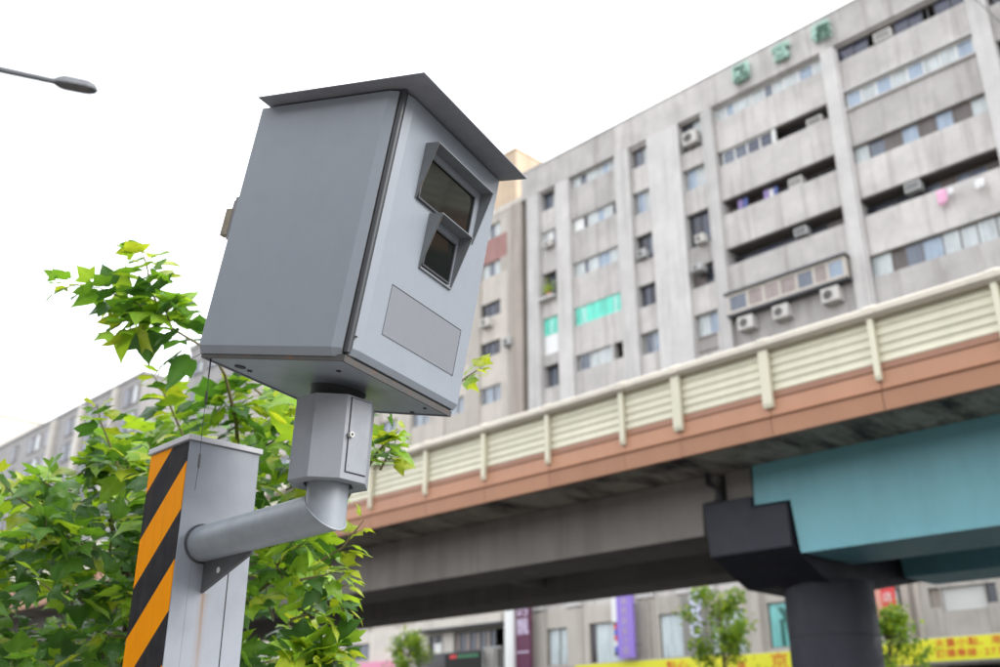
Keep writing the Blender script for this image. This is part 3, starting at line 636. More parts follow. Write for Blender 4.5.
# ================================================================== VIADUCT
V = empty('elevated_viaduct', (0,0,0), 'elevated road viaduct with cream slatted barrier terracotta fascia and teal girders', 'viaduct')
VX0, VX1 = -90., 22.
YF = 16.0
RZ = lambda r, Y=YF: r*Y + CAMZ
posts = [-.431, -.565, -.692, -.78, -.913, -1.042, -1.174, -1.313]
xp = [s_*YF for s_ in posts]
xs = sorted([xp[-1]-2.12*i for i in range(1, 30)] + xp + [-.299*YF + 2.12*i for i in range(0, 13)])
wide = {round(-.565*YF, 2), round(-.692*YF, 2)}
SLN = 5
slat_me = {}
def shared(key, build):
    if key not in slat_me: slat_me[key] = build()
    return slat_me[key]
for i in range(len(xs)-1):
    x0, x1 = xs[i], xs[i+1]; Lb = round(x1-x0, 2)
    big = x0 > -40
    # cream barrier slats: each a folded strip
    zt, zb = RZ(.4325), RZ(.3815); h = (zt-zb)/SLN
    for k in range(SLN):
        def mk(Lb=Lb, h=h):
            o = MB().prism([(-.02,0),(-.05,h*.08),(-.05,h*.30),(-.03,h*.62),(-.03,h*.99),(.02,h*.99),(.02,0)], 'x', .012, Lb-.012).build('slat', M['cream_p']); me = o.data; bpy.data.objects.remove(o); return me
        o = bpy.data.objects.new('slat', shared(('slat', Lb), mk)); o.location = (x0, YF+.08, zb+h*k); link(o, V)
    # terracotta fascia: top strip, main panel, ridge, lower panel
    def fas(name, poly, m, Lb=Lb, x0=x0):
        def mk():
            o = MB().prism(poly, 'x', .006, Lb-.006).build(name, M[m]); me = o.data; bpy.data.objects.remove(o); return me
        o = bpy.data.objects.new(name, shared((name, Lb), mk)); o.location = (x0, YF, 0); link(o, V)
    fas('fascia_strip', [(.02,RZ(.3725)),(.0,RZ(.3735)),(.02,RZ(.3812)),(.12,RZ(.3812)),(.12,RZ(.3725))], 'brown_d')
    fas('fascia_panel', [(.0,RZ(.3525)),(.02,RZ(.3722)),(.12,RZ(.3722)),(.12,RZ(.3525))], 'brown_p')
    fas('fascia_ridge', [(-.05,RZ(.3495)),(-.07,RZ(.351)),(-.02,RZ(.3523)),(.12,RZ(.3523)),(.12,RZ(.3492))], 'brown_p')
    fas('fascia_skirt', [(.01,RZ(.3285)),(-.03,RZ(.3488)),(.12,RZ(.3488)),(.12,RZ(.3285))], 'brown_p')
    # hand rail length and its sleeve at each post
    def mkr(Lb=Lb):
        pr = [(-.17,.06),(-.15,.16),(-.05,.235),(.08,.235),(.16,.16),(.16,.05),(.1,0),(-.1,-.01)]
        o = MB().prism(pr, 'x', .002, Lb-.002).build('rail', M['rail_p'], auto=40); me = o.data; bpy.data.objects.remove(o); return me
    o = bpy.data.objects.new('rail', shared(('rail', Lb), mkr)); o.location = (x0, YF+.02, RZ(.4325)); link(o, V)
for x in xs:
    hw = .10 if round(x, 2) in wide else .052
    def mkp(hw=hw):
        o = MB().prism([(-.07,RZ(.361)),(-.095,RZ(.366)),(-.095,RZ(.4322)),(.0,RZ(.4322)),(.0,RZ(.361))], 'x', -hw, hw).build('barrier_post', M['cream_p'], bevel=.008); me = o.data; bpy.data.objects.remove(o); return me
    o = bpy.data.objects.new('barrier_post', shared(('post', hw), mkp)); o.location = (x, YF+.002, 0); link(o, V)
    def mks():
        o = MB().prism([(-.19,.05),(-.17,.17),(-.06,.25),(.09,.25),(.18,.17),(.18,.04),(.11,-.02),(-.11,-.025)], 'x', -.1, .1).build('rail_sleeve', M['rail_p'], bevel=.006); me = o.data; bpy.data.objects.remove(o); return me
    o = bpy.data.objects.new('rail_sleeve', shared('sleeve', mks)); o.location = (x, YF+.02, RZ(.4325)); link(o, V)
zd = RZ(.3285)
bx('deck_slab', M['deckd'], V, VX0, -11.32, YF+.125, 24.9, zd, zd+.28); bx('deck_slab', M['deckd'], V, -11.28, VX1, YF+.125, 24.9, zd+.004, zd+.284)
bx('deck_edge', M['deckd'], V, VX0, VX1, YF+.13, YF+.5, zd+.29, RZ(.40)); bx('far_barrier', M['cream_p'], V, VX0, VX1, 24.9, 25.05, zd+.1, RZ(.43))
zc = 4.0 + CAMZ
for k, (a, b) in enumerate(((17.55, 19.25), (22.0, 23.45))):
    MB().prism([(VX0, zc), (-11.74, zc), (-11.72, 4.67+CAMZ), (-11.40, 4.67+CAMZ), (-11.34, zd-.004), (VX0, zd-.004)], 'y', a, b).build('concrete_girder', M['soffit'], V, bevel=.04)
bx('cross_beam', M['soffit'], V, -20.6, -20.3, 19.3, 21.95, zc+.3, zd-.004); bx('cross_beam', M['soffit'], V, -30.6, -30.3, 19.3, 21.95, zc+.3, zd-.004)
ztl = RZ(.194, 17.55)
for k, (a, b) in enumerate(((17.55, 19.57), (21.97, 23.5))):
    MB().prism([(-10.46, zd-.005), (-10.50, 4.45+CAMZ), (-9.70, 4.43+CAMZ), (-9.60, ztl), (VX1, ztl), (VX1, zd-.005)], 'y', a, b).build('teal_girder', M['teal'], V)
bx('teal_flange', M['teal'], V, -9.55, VX1, 17.5, 17.548, ztl-.03, ztl+.02)
for x in (-6.2, -1.5, 3.5, 9): bx('teal_cross_beam', M['teal'], V, x, x+.35, 19.58, 21.96, ztl+.25, ztl+.95)
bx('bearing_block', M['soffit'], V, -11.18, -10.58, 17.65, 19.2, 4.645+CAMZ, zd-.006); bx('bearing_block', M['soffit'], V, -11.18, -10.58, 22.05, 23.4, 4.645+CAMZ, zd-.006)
MB().tube([(-11.48,17.45,zd-.01),(-11.48,17.45,zd-.22),(-11.27,17.45,zd-.33),(-11.2,17.45,zd-.62)], .055, 8).build('drain_pipe', M['black'], V)
o = MB(); o.add([(-17.5+.22*math.cos(a*.5236)*1.0, 18.4+.22*math.sin(a*.5236), zc-.004) for a in range(12)], [tuple(range(12))]); o.build('access_hatch', M['bandc'], V)
base(V, (-20, 20, 0))

P = empty('viaduct_pier', (-10.2, 19.6, 0), 'charcoal painted hammerhead pier holding up the viaduct', 'pier')
sec = [(-11.66, 4.64+CAMZ), (-10.53, 4.63+CAMZ), (-10.52, 4.40+CAMZ), (-9.745, 4.375+CAMZ), (-9.735, 0), (-11.58, 0)]
cap = MB(); ys = [17.47, 18.75, 20.6, 23.6]; zb_ = [3.53+CAMZ, 3.0+CAMZ, 3.0+CAMZ, 3.53+CAMZ]
for y_, zb1 in zip(ys, zb_): cap.v += [Vector((p[0], y_, p[1] if p[1] else zb1)) for p in sec]
n = len(sec)
for j in range(3):
    for i in range(n): cap.f.append((j*n+i, j*n+(i+1) % n, (j+1)*n+(i+1) % n, (j+1)*n+i))
cap.f += [tuple(range(n))[::-1], tuple(range(3*n, 4*n))]
cap.build('pier_cap', M['pier'], P, bevel=.03)
MB().tube([(-10.2, 19.6, -.2), (-10.2, 19.6, 3.06+CAMZ)], .89, 40, True).build('column', M['pier'], P, auto=40)
for z in (1.2, 2.4, 3.6): MB().tube([(-10.2, 19.6, z), (-10.2, 19.6, z+.02)], .8925, 40, False).build('form_joint', M['gap'], P)
base(P, (-10.2, 19.6, 0))

# ================================================================== SPEED CAMERA HOUSING
QY, QP, QR = R(17.66), R(11.12), R(.36)
RM = Matrix.Rotation(QY, 3, 'Z') @ Matrix.Rotation(QP, 3, 'Y') @ Matrix.Rotation(QR, 3, 'X')
C = empty('speed_camera', (-2.038, 1.440, .955+CAMZ), 'grey metal speed camera housing with two hooded windows tilted down on its arm', 'speed camera')
C.rotation_euler = RM.to_euler()
LX, WY, HZ = .542, .589, .80
bx('inner_case', M['gap'], C, -LX+.012, -.016, .018, WY-.012, .006, HZ+.004)
# side door: a folded tray, front flange turned inward, bottom lip turned under
sd = MB()
def tray(mb, x0, x1, z0, z1, fl, lip, t):
    """outer sheet of the side door with chamfered flange towards the front and lip at the foot"""
    P_ = [(x0, .004), (x0+.004, 0), (x1-fl, 0), (x1, .009), (x1, .03), (x0, .03)]
    n_ = len(P_); lev = [(z0, .012), (z0+lip, 0), (z1, 0)]
    vs = []
    for z, off in lev: vs += [(p[0], p[1] + (off if i < 4 else 0), z) for i, p in enumerate(P_)]
    fs = [tuple(range(n_))[::-1], tuple(range(2*n_, 3*n_))]
    for j in range(2):
        for i in range(n_): fs.append((j*n_+i, j*n_+(i+1) % n_, (j+1)*n_+(i+1) % n_, (j+1)*n_+i))
    mb.add(vs, fs)
tray(sd, -LX-.002, -.022, -.001, HZ+.004, .030, .022, .03)
door = sd.build('side_door', M['box'], C, bevel=.0012)
MB().box(-.0218, -.0198, .012, .031, .01, HZ+.002).build('door_edge', M['rust_edge'], door)
MB().tube([(-.0105, .0195, .012), (-.0105, .0195, HZ-.001)], .0098, 12).build('corner_seal', M['rod'], C, auto=40)
MB().tube([(-.0105, .0195, HZ-.006), (-.0105, .0195, HZ+.004)], .0115, 12).build('seal_cap', M['rod'], C)
# front panel: chamfer on the near edge and foot
fp = MB()
Pf = [(-.020, .034), (-.007, .0335), (0, .062), (0, WY-.003), (-.004, WY), (-.020, WY)]
lev = [(.010, -.011), (.028, 0), (HZ+.006, 0)]; n = len(Pf)
for z, off in lev: fp.v += [Vector((p[0] + (off if 1 <= i <= 4 else 0), p[1], z)) for i, p in enumerate(Pf)]
fp.f += [tuple(range(n))[::-1], tuple(range(2*n, 3*n))]
for j in range(2):
    for i in range(n): fp.f.append((j*n+i, j*n+(i+1) % n, (j+1)*n+(i+1) % n, (j+1)*n+i))
front = fp.build('front_panel', M['box'], C, bevel=.0012)
bx('rivet', M['rust_edge'], front, -.004, .0008, .030, .036, .058, .063)
bx('far_side', M['box'], C, -LX, -.022, WY-.0115, WY, .004, HZ+.004, bevel=.001); bx('back_panel', M['box'], C, -LX-.001, -LX+.011, .032, WY-.013, .004, HZ+.003, bevel=.001)
# roof sheet with folded drip edge
rf = MB().box(-.522, .096, -.045, .600, HZ+.0125, HZ+.0165); roof = rf.build('roof', M['box_dark'], C, bevel=.0012)
bx('roof_spacer', M['gap'], roof, -.50, -.03, .03, .56, HZ+.0045, HZ+.0122)
# label plate let into the front
bx('label_plate', M['plate'], C, .0004, .0022, .136, .522, .105, .251)
MB().box(.0003, .0028, .5225, .524, .1035, .2525).box(.0003, .0028, .1358, .5222, .2515, .2535).build('plate_edge', M['gap'], C)
# hooded windows
def hood(name, y0, y1, z0, z1, dep, th, floor_lip, lbl):
    h = MB()
    h.add([(0, y0, z1), (dep, y0, z1), (dep, y1, z1), (0, y1, z1), (0, y0, z1-th), (dep, y0, z1-th), (dep, y1, z1-th), (0, y1, z1-th)],
          [(0,1,2,3),(7,6,5,4),(1,5,6,2),(0,4,5,1),(2,6,7,3),(0,3,7,4)])
    for a, b in ((y0, y0+th), (y1-th, y1)):
        h.prism([(0.0, z1-th), (dep, z1-th), (.004, z0), (0, z0)], 'y', a, b)
    if floor_lip: h.box(0.0, .006, y0+th, y1-th, z0, z0+.006)
    ho = h.build(name, M['visor'], C)
    MB().prism([(dep-.0005, z1-th-.001), (dep+.0006, z1-th-.001), (.0048, z0), (.0038, z0)], 'y', y0-.0006, y0+th+.0004).build('worn_edge', M['rust_edge'], ho)
    f = MB(); g = .006
    a, b, c, d = y0+.006, y1-.040 if floor_lip == 0 else y1-.022, z0+(.002 if floor_lip == 0 else .010), z1-.030
    for q in ((a, b, c, c+g), (a, b, d-g, d)): f.box(.0005, .009, q[0], q[1], q[2], q[3])
    f.box(.0005, .009, a, a+g, c+g, d-g).box(.0005, .009, b-g, b, c+g, d-g)
    fo = f.build('window_frame', M['rod'], ho)
    bx('pane', M['glassd'], fo, .0008, .0035, a+g*.9, b-g*.9, c+g*.9, d-g*.9)
    return ho
hood('upper_hood', .153, .494, .533, .712, .047, .003, 0, '')
hood('lower_hood', .239, .422, .348, .523, .049, .003, 1, '')
# base: plate set into the rim, with gap, holes and screws
bx('base_plate', M['box'], C, -LX+.012, -.028, .030, WY-.012, -.009, .004, bevel=.001)
MB().box(-LX+.006, -.010, .0145, .0215, -.013, .0045).box(-.0215, -.0145, .022, WY-.006, -.013, .0045).build('base_rim', M['rust_edge'], C)
MB().box(-LX+.004, -LX+.011, .022, WY-.004, -.013, .0045).box(-LX+.012, -.024, WY-.0115, WY-.005, -.013, .0045).build('base_rim', M['box_dark'], C)
for (x, y, r_) in ((-.469,.109,.017),(-.468,.150,.008),(-.110,.122,.007),(-.146,.560,.007),(-.06,.50,.005)):
    MB().tube([(x, y, -.0125), (x, y, -.0085)], r_, 12).build('base_screw', M['black'], C)
# latch on the back edge
la_ = bx('latch_plate', M['box_dark'], C, -LX-.012, -LX-.0015, .004, .05, .36, .50)
bx('latch_block', M['brass'], la_, -LX-.040, -LX-.013, .002, .022, .372, .462, bevel=.003); MB().tube([(-LX-.02,.012,.462),(-LX-.02,.012,.488),(-LX-.006,.012,.494)], .005, 8).build('latch_shackle', M['steel'], la_)
# dangling wire with spring clip
wtop = RM @ Vector((-.513, .031, -.01)); inv = RM.transposed()
wp = lambda d, dx=0: inv @ (wtop + Vector((dx, dx*.6, -d)))
wire = MB().tube([wp(0), wp(.09, .001), wp(.2, -.001), wp(.30, .002), wp(.39, -.001)], .0009, 6).build('dangling_wire', M['cable'], C)
MB().tube([wp(0), wp(.06)], .0022, 6).build('wire_sleeve', M['cable'], wire); MB().tube([wp(.10), wp(.105), wp(.135), wp(.14)], [.001,.0035,.0035,.001], 6).build('clip', M['cable'], wire)
MB().tube([wp(.285,.0015), wp(.29,.0015), wp(.325,.0015), wp(.33,.0015)], [.001,.003,.003,.001], 6).build('clip', M['cable'], wire)
# round neck under the base
nk = Vector((-.272, .335, 0))
MB().tube([(nk.x, nk.y, -.09), (nk.x, nk.y, -.022), (nk.x, nk.y, -.0095)], [.082, .082, .086], 32).build('neck', M['black'], C, auto=40)

# ================================================================== SUPPORT POST WITH ARM
S = empty('support_post', (-3.17, 1.67, 0), 'square grey post with orange and black hazard stripes and pipe arm carrying the speed camera', 'post')
px0, px1, py0, py1, pz = -3.306, -3.03, 1.537, 1.806, 2.548
MB().box(px0+.004, px1-.004, py0+.003, py1-.003, .13, pz).build('post_core', M['post'], S, bevel=.003)
st = bx('hazard_sheet', M['stripe'], S, px0-px1+.003, -.006, -.0005, .0024, .13, pz-.004); st.location = Vector((px1, py0, 0))
def cover(y0, y1, z0, z1):
    o = bx('post_cover', M['post_face'], S, -.0045, 0, y0-1.650, y1-1.650, z0-2.058, z1-2.058, bevel=.0012); o.location = (px1, 1.650, 2.058); return o
pc = cover(py0+.001, py1-.001, .13, pz-.001)
sm_ = bx('cover_seam', M['gap'], pc, -.003, .0005, 1.7285-1.650, 1.7325-1.650, .14-2.058, 2.16-2.058); sm_ = bx('cover_fold', M['plate'], pc, -.003, .0004, 1.5922-1.650, 1.5932-1.650, .14-2.058, 2.2-2.058)
bx('post_top_cap', M['alu'], S, px0-.006, px1+.008, py0-.008, py1+.008, pz+.001, pz+.020, bevel=.002)
bx('foot_plate', M['post'], S, px0-.08, px1+.08, py0-.08, py1+.08, .131, .15)
# arm: horizontal pipe mitred into a short vertical pipe
YA, ZA, XE, RA = 1.625, 2.212, -2.345, .0585
tilt = Vector((math.sin(R(2.6))*.95, math.sin(R(2.6))*.3, math.cos(R(2.6))))
arm = MB(); seg = 36
def ringv(fn): return [fn(2*math.pi*k/seg) for k in range(seg)]
r0 = ringv(lambda a: Vector((px1-.002, YA+RA*math.cos(a), ZA+RA*math.sin(a))))
r1 = ringv(lambda a: Vector((XE-RA*math.sin(a)*1.0, YA+RA*math.cos(a), ZA+RA*math.sin(a))))
for rr in (r0, r1): arm.v += rr
for k in range(seg): arm.f.append((k, (k+1) % seg, seg+(k+1) % seg, seg+k))
armo = arm.build('arm_pipe', M['pipe'], S, auto=60)
elb = MB(); r2 = [p + tilt*((.14-(p.z-ZA))/tilt.z) for p in r1]
for rr in (r1, r2): elb.v += rr
for k in range(seg): elb.f.append((k, (k+1) % seg, seg+(k+1) % seg, seg+k))
elb.build('riser_pipe', M['pipe'], S, auto=60)
wm = MB(); pts = [p.copy() for p in r1]; ctr = Vector((XE, YA, ZA)); pts = [ctr + (p-ctr)*1.004 for p in pts]; wm.tube(pts + [pts[0]], .0028, 6, False).build('mitre_weld', M['rust_edge'] if False else M['pipe'], armo)
wf = MB(); pts = [Vector((px1+.0015, YA+(RA+.003)*math.cos(a*.1745), ZA+(RA+.003)*math.sin(a*.1745))) for a in range(37)]
wf.tube(pts, .0045, 6, False).build('flange_weld', M['rod'], armo)
gus = MB().prism([(px1+.001, 2.165), (-2.745, 2.165), (-2.745, 2.148), (px1+.001, 2.056)], 'y', YA+.012, YA+.022).build('gusset', M['gusset'], S)
MB().tube([(-2.93, YA+.0105, 2.118), (-2.93, YA+.0235, 2.118)], .010, 14).build('gusset_hole', M['white'], gus)
# octagonal collar
ct = Vector((XE, YA, ZA)) + tilt*.075; ch = .243; cR = .118
fr_ = Vector((0,0,0)) - Vector((ct.x, ct.y, 0)); vang = math.atan2(fr_.y, fr_.x)
ax = tilt; bx1 = Vector((math.cos(vang), math.sin(vang), 0)); bx1 = (bx1 - ax*bx1.dot(ax)).normalized(); bx2 = ax.cross(bx1)      # bx2: to the right seen from the front
def oct_pt(deg, z, rr=cR): return ct + ax*z + (bx1*math.cos(R(deg)) + bx2*math.sin(R(deg)))*rr
oc = MB(); angs = [-75+45*i for i in range(8)]
oc.v += [oct_pt(a, 0) for a in angs] + [oct_pt(a, ch) for a in angs]
oc.f += [tuple(range(8, 16))] + [(i, (i+1) % 8, 8+(i+1) % 8, 8+i) for i in range(8)]
# underside with a round hole for the riser
oc.v += [oct_pt(a, 0, .074) for a in angs]; oc.f += [((i+1) % 8, i, 16+i, 16+(i+1) % 8) for i in range(8)]
oc.v += [oct_pt(a, .05, .074) for a in angs]; oc.f += [(16+(i+1) % 8, 16+i, 24+i, 24+(i+1) % 8) for i in range(8)] + [tuple(range(24, 32))]
col = oc.build('collar', M['collar'], S, bevel=.0015)
# access door on the right-hand face of the collar, with lock
pA, pB = oct_pt(15, 0), oct_pt(60, 0); dv = pB-pA; nrm = (dv.normalized().cross(ax)).normalized()
if nrm.dot(-ct) < 0 and nrm.dot(bx1) < 0: nrm = -nrm
def face_box(u0, u1, z0, z1, d0, d1, name, m, par, bevel=0):
    mb = MB(); vs = []
    for d in (d0, d1):
        for (u_, z_) in ((u0, z0), (u1, z0), (u1, z1), (u0, z1)): vs.append(pA + dv*u_ + ax*z_ + nrm*d)
    mb.add(vs, [(0,1,2,3),(7,6,5,4),(0,4,5,1),(1,5,6,2),(2,6,7,3),(3,7,4,0)]); return mb.build(name, m, par, bevel=bevel)
face_box(.145, .975, .0195, ch-.006, -.002, .0012, 'door_gap', M['gap'], col); dr = face_box(.17, .96, .022, ch-.008, .0, .004, 'access_door', M['collar'], col, .0015)
lp = pA + dv*.20 + ax*(ch*.52) + nrm*.004
MB().tube([lp, lp+nrm*.010], [.0095, .0085], 14).build('lock', M['steel'], col); MB().tube([lp+nrm*.0102, lp+nrm*.0108], .004, 8).build('keyhole', M['black'], col)
base(S, (-3.17, 1.67, .13))

# ================================================================== STREET LAMP
LP = empty('street_lamp', (0,0,0), 'street lamp reaching in from the left edge against the white sky', 'street lamp')
zl = 9.6; a0, a1, a2 = Vector((-11.96,2.86,zl)), Vector((-11.72,3.46,zl-.02)), Vector((-11.50,3.94,zl-.02))
dr_ = (a2-a0).normalized(); pb = a0 - dr_*2.4
MB().tube([(pb.x,pb.y,.13),(pb.x,pb.y,5),(pb.x,pb.y,8.9)], [.10,.08,.06], 14).build('pole', M['lamp'], LP, auto=40)
MB().tube([(pb.x,pb.y,8.8), pb+Vector((0,0,-.45)), pb+dr_*.6+Vector((0,0,-.2)), a0-dr_*.6+Vector((0,0,-.03)), a1+dr_*.05], [.06,.06,.055,.05,.042], 12).build('arm', M['lamp'], LP, auto=40)
side = Vector((dr_.y, -dr_.x, 0)).normalized()
hd = MB()
def ringh(t, wdt, zt, zb2): c_ = a1.lerp(a2, t); return [c_-side*wdt+Vector((0,0,zb2)), c_+side*wdt+Vector((0,0,zb2)), c_+side*wdt*.75+Vector((0,0,zt)), c_-side*wdt*.75+Vector((0,0,zt))]
for t_, w_, zt, zb2 in ((-.06,.03,.03,-.02),(.08,.085,.055,-.035),(.22,.11,.075,-.04),(.75,.11,.07,-.04),(.92,.08,.045,-.035),(1.0,.02,.0,-.03)): hd.v += ringh(t_, w_, zt, zb2)
for j in range(5):
    for i in range(4): hd.f.append((j*4+i, j*4+(i+1) % 4, (j+1)*4+(i+1) % 4, (j+1)*4+i))
hd.f += [(3,2,1,0), (20,21,22,23)]
head = hd.build('lamp_head', M['lamp'], LP, bevel=.008)
for t0, t1 in ((.16,.46),(.50,.80)):
    c0, c1 = a1.lerp(a2, t0), a1.lerp(a2, t1); q = [c0-side*.085, c0+side*.085, c1+side*.085, c1-side*.085]
    MB().add([p+Vector((0,0,-.042)) for p in q]+[p+Vector((0,0,-.05)) for p in q], [(0,1,2,3),(7,6,5,4),(0,4,5,1),(1,5,6,2),(2,6,7,3),(3,7,4,0)]).build('lens', M['lamp_lens'], head)
base(LP, (pb.x, pb.y, .13))


# ================================================================== FOREGROUND TREE (three-lobed leaves)
random.seed(21)
def leaf_mesh(name, m, droop, fold, lobe, wav):
    half = [(0, .015), (-.07, .16), (.0, .30), (.13, .44), (.30, .60*lobe), (.46, .70*lobe), (.47, .54*lobe), (.48, .37), (.62, .29), (.80, .17), (.96, .05)]
    mid = [0, .14, .30, .46, .62, .80, .96]
    nh = len(half); near = [0, 0, 1, 2, 3, 3, 3, 3, 4, 5, 6]
    vs = [(x, 0) for x in mid] + [(1.10, 0)]; vein = [1.]*8
    for sg in (1, -.94):
        for (x, y), k in zip(half, near): vs.append(((x+mid[k])*.5, y*sg*.5)); vein.append(.0)
        for (x, y) in half: vs.append((x, y*sg)); vein.append(.25)
    vein[8+5] = .7; vein[8+2*nh+5] = .7
    tip = 7
    def zf(x, y): return -droop*x*x + fold*abs(y) - (fold*.9+.25)*y*y + wav*math.sin(x*9+y*7)*abs(y) + wav*.8*math.sin(y*9)*x
    pts = [(x, y, zf(x, y)) for x, y in vs]
    fs = []
    for o_, flip in ((8, False), (8+2*nh, True)):
        for i in range(nh-1):
            m0, m1, e0, e1 = o_+i, o_+i+1, o_+nh+i, o_+nh+i+1; ma, mb_ = near[i], near[i+1]
            for f in ((m0, ma, m1) if ma == mb_ else (m0, ma, mb_, m1), (e0, m0, m1, e1)): fs.append(f if flip else f[::-1])
        for f in ((o_+nh-1, 6, tip), (o_+2*nh-1, o_+nh-1, tip)): fs.append(f if flip else f[::-1])
    # petiole
    n = len(pts); pl = .55
    for (x, z) in ((0, 0), (-pl*.5, -.03), (-pl, -.10)):
        for k in range(3): pts.append((x, .012*math.cos(k*2.09), z+.012*math.sin(k*2.09)))
    for j in range(2):
        for k in range(3): fs.append((n+j*3+k, n+j*3+(k+1) % 3, n+j*3+3+(k+1) % 3, n+j*3+3+k))
    me = bpy.data.meshes.new(name); me.from_pydata(pts, [], fs); me.update()
    for q in me.polygons: q.use_smooth = True
    va = me.attributes.new('vein', 'FLOAT', 'POINT'); va.data.foreach_set('value', vein + [.6]*(len(pts)-len(vein)))
    me.materials.append(m); return me
LEAF = {}
for mi in range(5):
    LEAF[mi] = [leaf_mesh('leaf', M['leaf%d' % mi], d, f, l, wv) for d, f, l, wv in ((.22,.16,1.,.05),(.38,.05,.92,.09),(.10,.28,1.06,.04),(.48,.20,.85,.07))]
T = empty('maple_tree', (0,0,0), 'leafy green tree with three-lobed leaves behind the striped post', 'tree')
leaves = []      # (matrix, variant, material index, weight)
twigs = MB()
FWD = Vector((-math.sin(YAW)*math.cos(PITCH), math.cos(YAW)*math.cos(PITCH), math.sin(PITCH)))
def shoot(pts, n, size, young=.3, spread=1., orange=0., tipyoung=.35, r0=.006):
    """a leafy shoot: pts = polyline in space; n leaves set spirally round it"""
    seglen = [(pts[i+1]-pts[i]).length for i in range(len(pts)-1)]; tot = sum(seglen)
    sub = []
    for i in range(len(pts)-1):
        for q in range(4): sub.append(pts[i].lerp(pts[i+1], q/4))
    sub.append(pts[-1]); twigs.tube(sub, [r0*(1-.75*i/(len(sub)-1)) for i in range(len(sub))], 5, False)
    ph = random.random()*6.28
    for i in range(n):
        f = (i+.6)/n; d = f*tot; k = 0
        while k < len(seglen)-1 and d > seglen[k]: d -= seglen[k]; k += 1
        p = pts[k].lerp(pts[k+1], min(1, d/seglen[k])); ax_ = (pts[k+1]-pts[k]).normalized()
        ph += 2.4 + random.uniform(-.3, .3)
        e1 = ax_.orthogonal().normalized(); e2 = ax_.cross(e1)
        out = (e1*math.cos(ph) + e2*math.sin(ph))*spread + ax_*(.35+.5*f)
        out.z = out.z*.55 + random.uniform(-.28, .22)
        out.normalize()
        sz = size*random.uniform(.6, 1.15)*(1.05-.42*f**3)
        nrm_ = Vector((0,0,1)) - FWD*random.uniform(-.15, .75) + Vector((random.gauss(0,.42), random.gauss(0,.42), 0))
        xx = out; zz_ = (nrm_ - xx*nrm_.dot(xx)).normalized(); yy = zz_.cross(xx)
        pos = p + out*sz*.55
        Mx = Matrix((xx*sz, yy*sz, zz_*sz)).transposed().to_4x4(); Mx.translation = pos
        rr = random.random() - (f-.5)*tipyoung*1.2 
        if random.random() < orange*.35*f*f and f > .8: mi = 4
        elif rr < young*.35: mi = 3
        elif rr < young: mi = 2
        elif rr < .62 + young*.2: mi = 1
        else: mi = 0
        if mi == 4: Mx = Mx @ Matrix.Scale(.55, 4)
        leaves.append((Mx, random.randrange(4), mi, sz))
def px_shoot(ps, n, size, **kw):
    shoot([at(a, b, c) for a, b, c in ps], n, size, **kw)
# --- shoots read from the outline
px_shoot([(212,352,4.3),(178,332,4.25),(140,305,4.2),(100,288,4.15),(60,283,4.1)], 40, .125, young=.25, orange=.12, spread=.8)
px_shoot([(165,322,4.2),(152,292,4.2),(146,262,4.2),(138,244,4.2)], 36, .11, young=.45, orange=.15, spread=.8)
px_shoot([(150,310,4.2),(130,322,4.15),(122,332,4.1)], 13, .11, young=.5, spread=.8)
px_shoot([(172,330,4.2),(166,312,4.15),(172,300,4.1)], 10, .10, young=.5, spread=.7)
px_shoot([(185,440,4.4),(172,410,4.4),(160,385,4.4),(152,374,4.4)], 28, .095, young=.75, orange=.25)
px_shoot([(120,470,4.2),(108,440,4.2),(100,420,4.2),(97,404,4.2)], 24, .10, young=.4, orange=.2)
px_shoot([(375,455,4.0),(388,440,4.0),(400,430,4.0)], 20, .085, young=.8, orange=.2)
px_shoot([(380,470,4.0),(388,455,4.0),(396,440,4.0)], 14, .08, young=.8, orange=.1)
px_shoot([(452,388,4.3),(468,376,4.3),(484,366,4.3)], 9, .08, young=1.4, spread=.6)
px_shoot([(322,560,3.9),(342,548,3.9),(356,530,3.9),(364,520,3.9)], 8, .08, young=1.2, spread=.8)
px_shoot([(300,580,3.9),(325,575,3.9),(345,568,3.9)], 12, .10, young=.8)
px_shoot([(290,620,3.9),(320,610,3.9),(345,608,3.9)], 14, .105, young=.7)
px_shoot([(290,668,3.9),(315,655,3.9),(345,648,3.9)], 16, .12, young=.55)
px_shoot([(300,700,3.9),(322,675,3.85),(338,660,3.8)], 12, .12, young=.55)
px_shoot([(312,600,4.0),(335,590,4.0),(352,582,4.0)], 10, .09, young=.9)
px_shoot([(262,395,4.6),(250,385,4.6),(238,380,4.6)], 14, .10, young=.35)
px_shoot([(-25,262,4.4),(-12,261,4.4),(0,262,4.4)], 5, .05, young=.3, spread=.5)
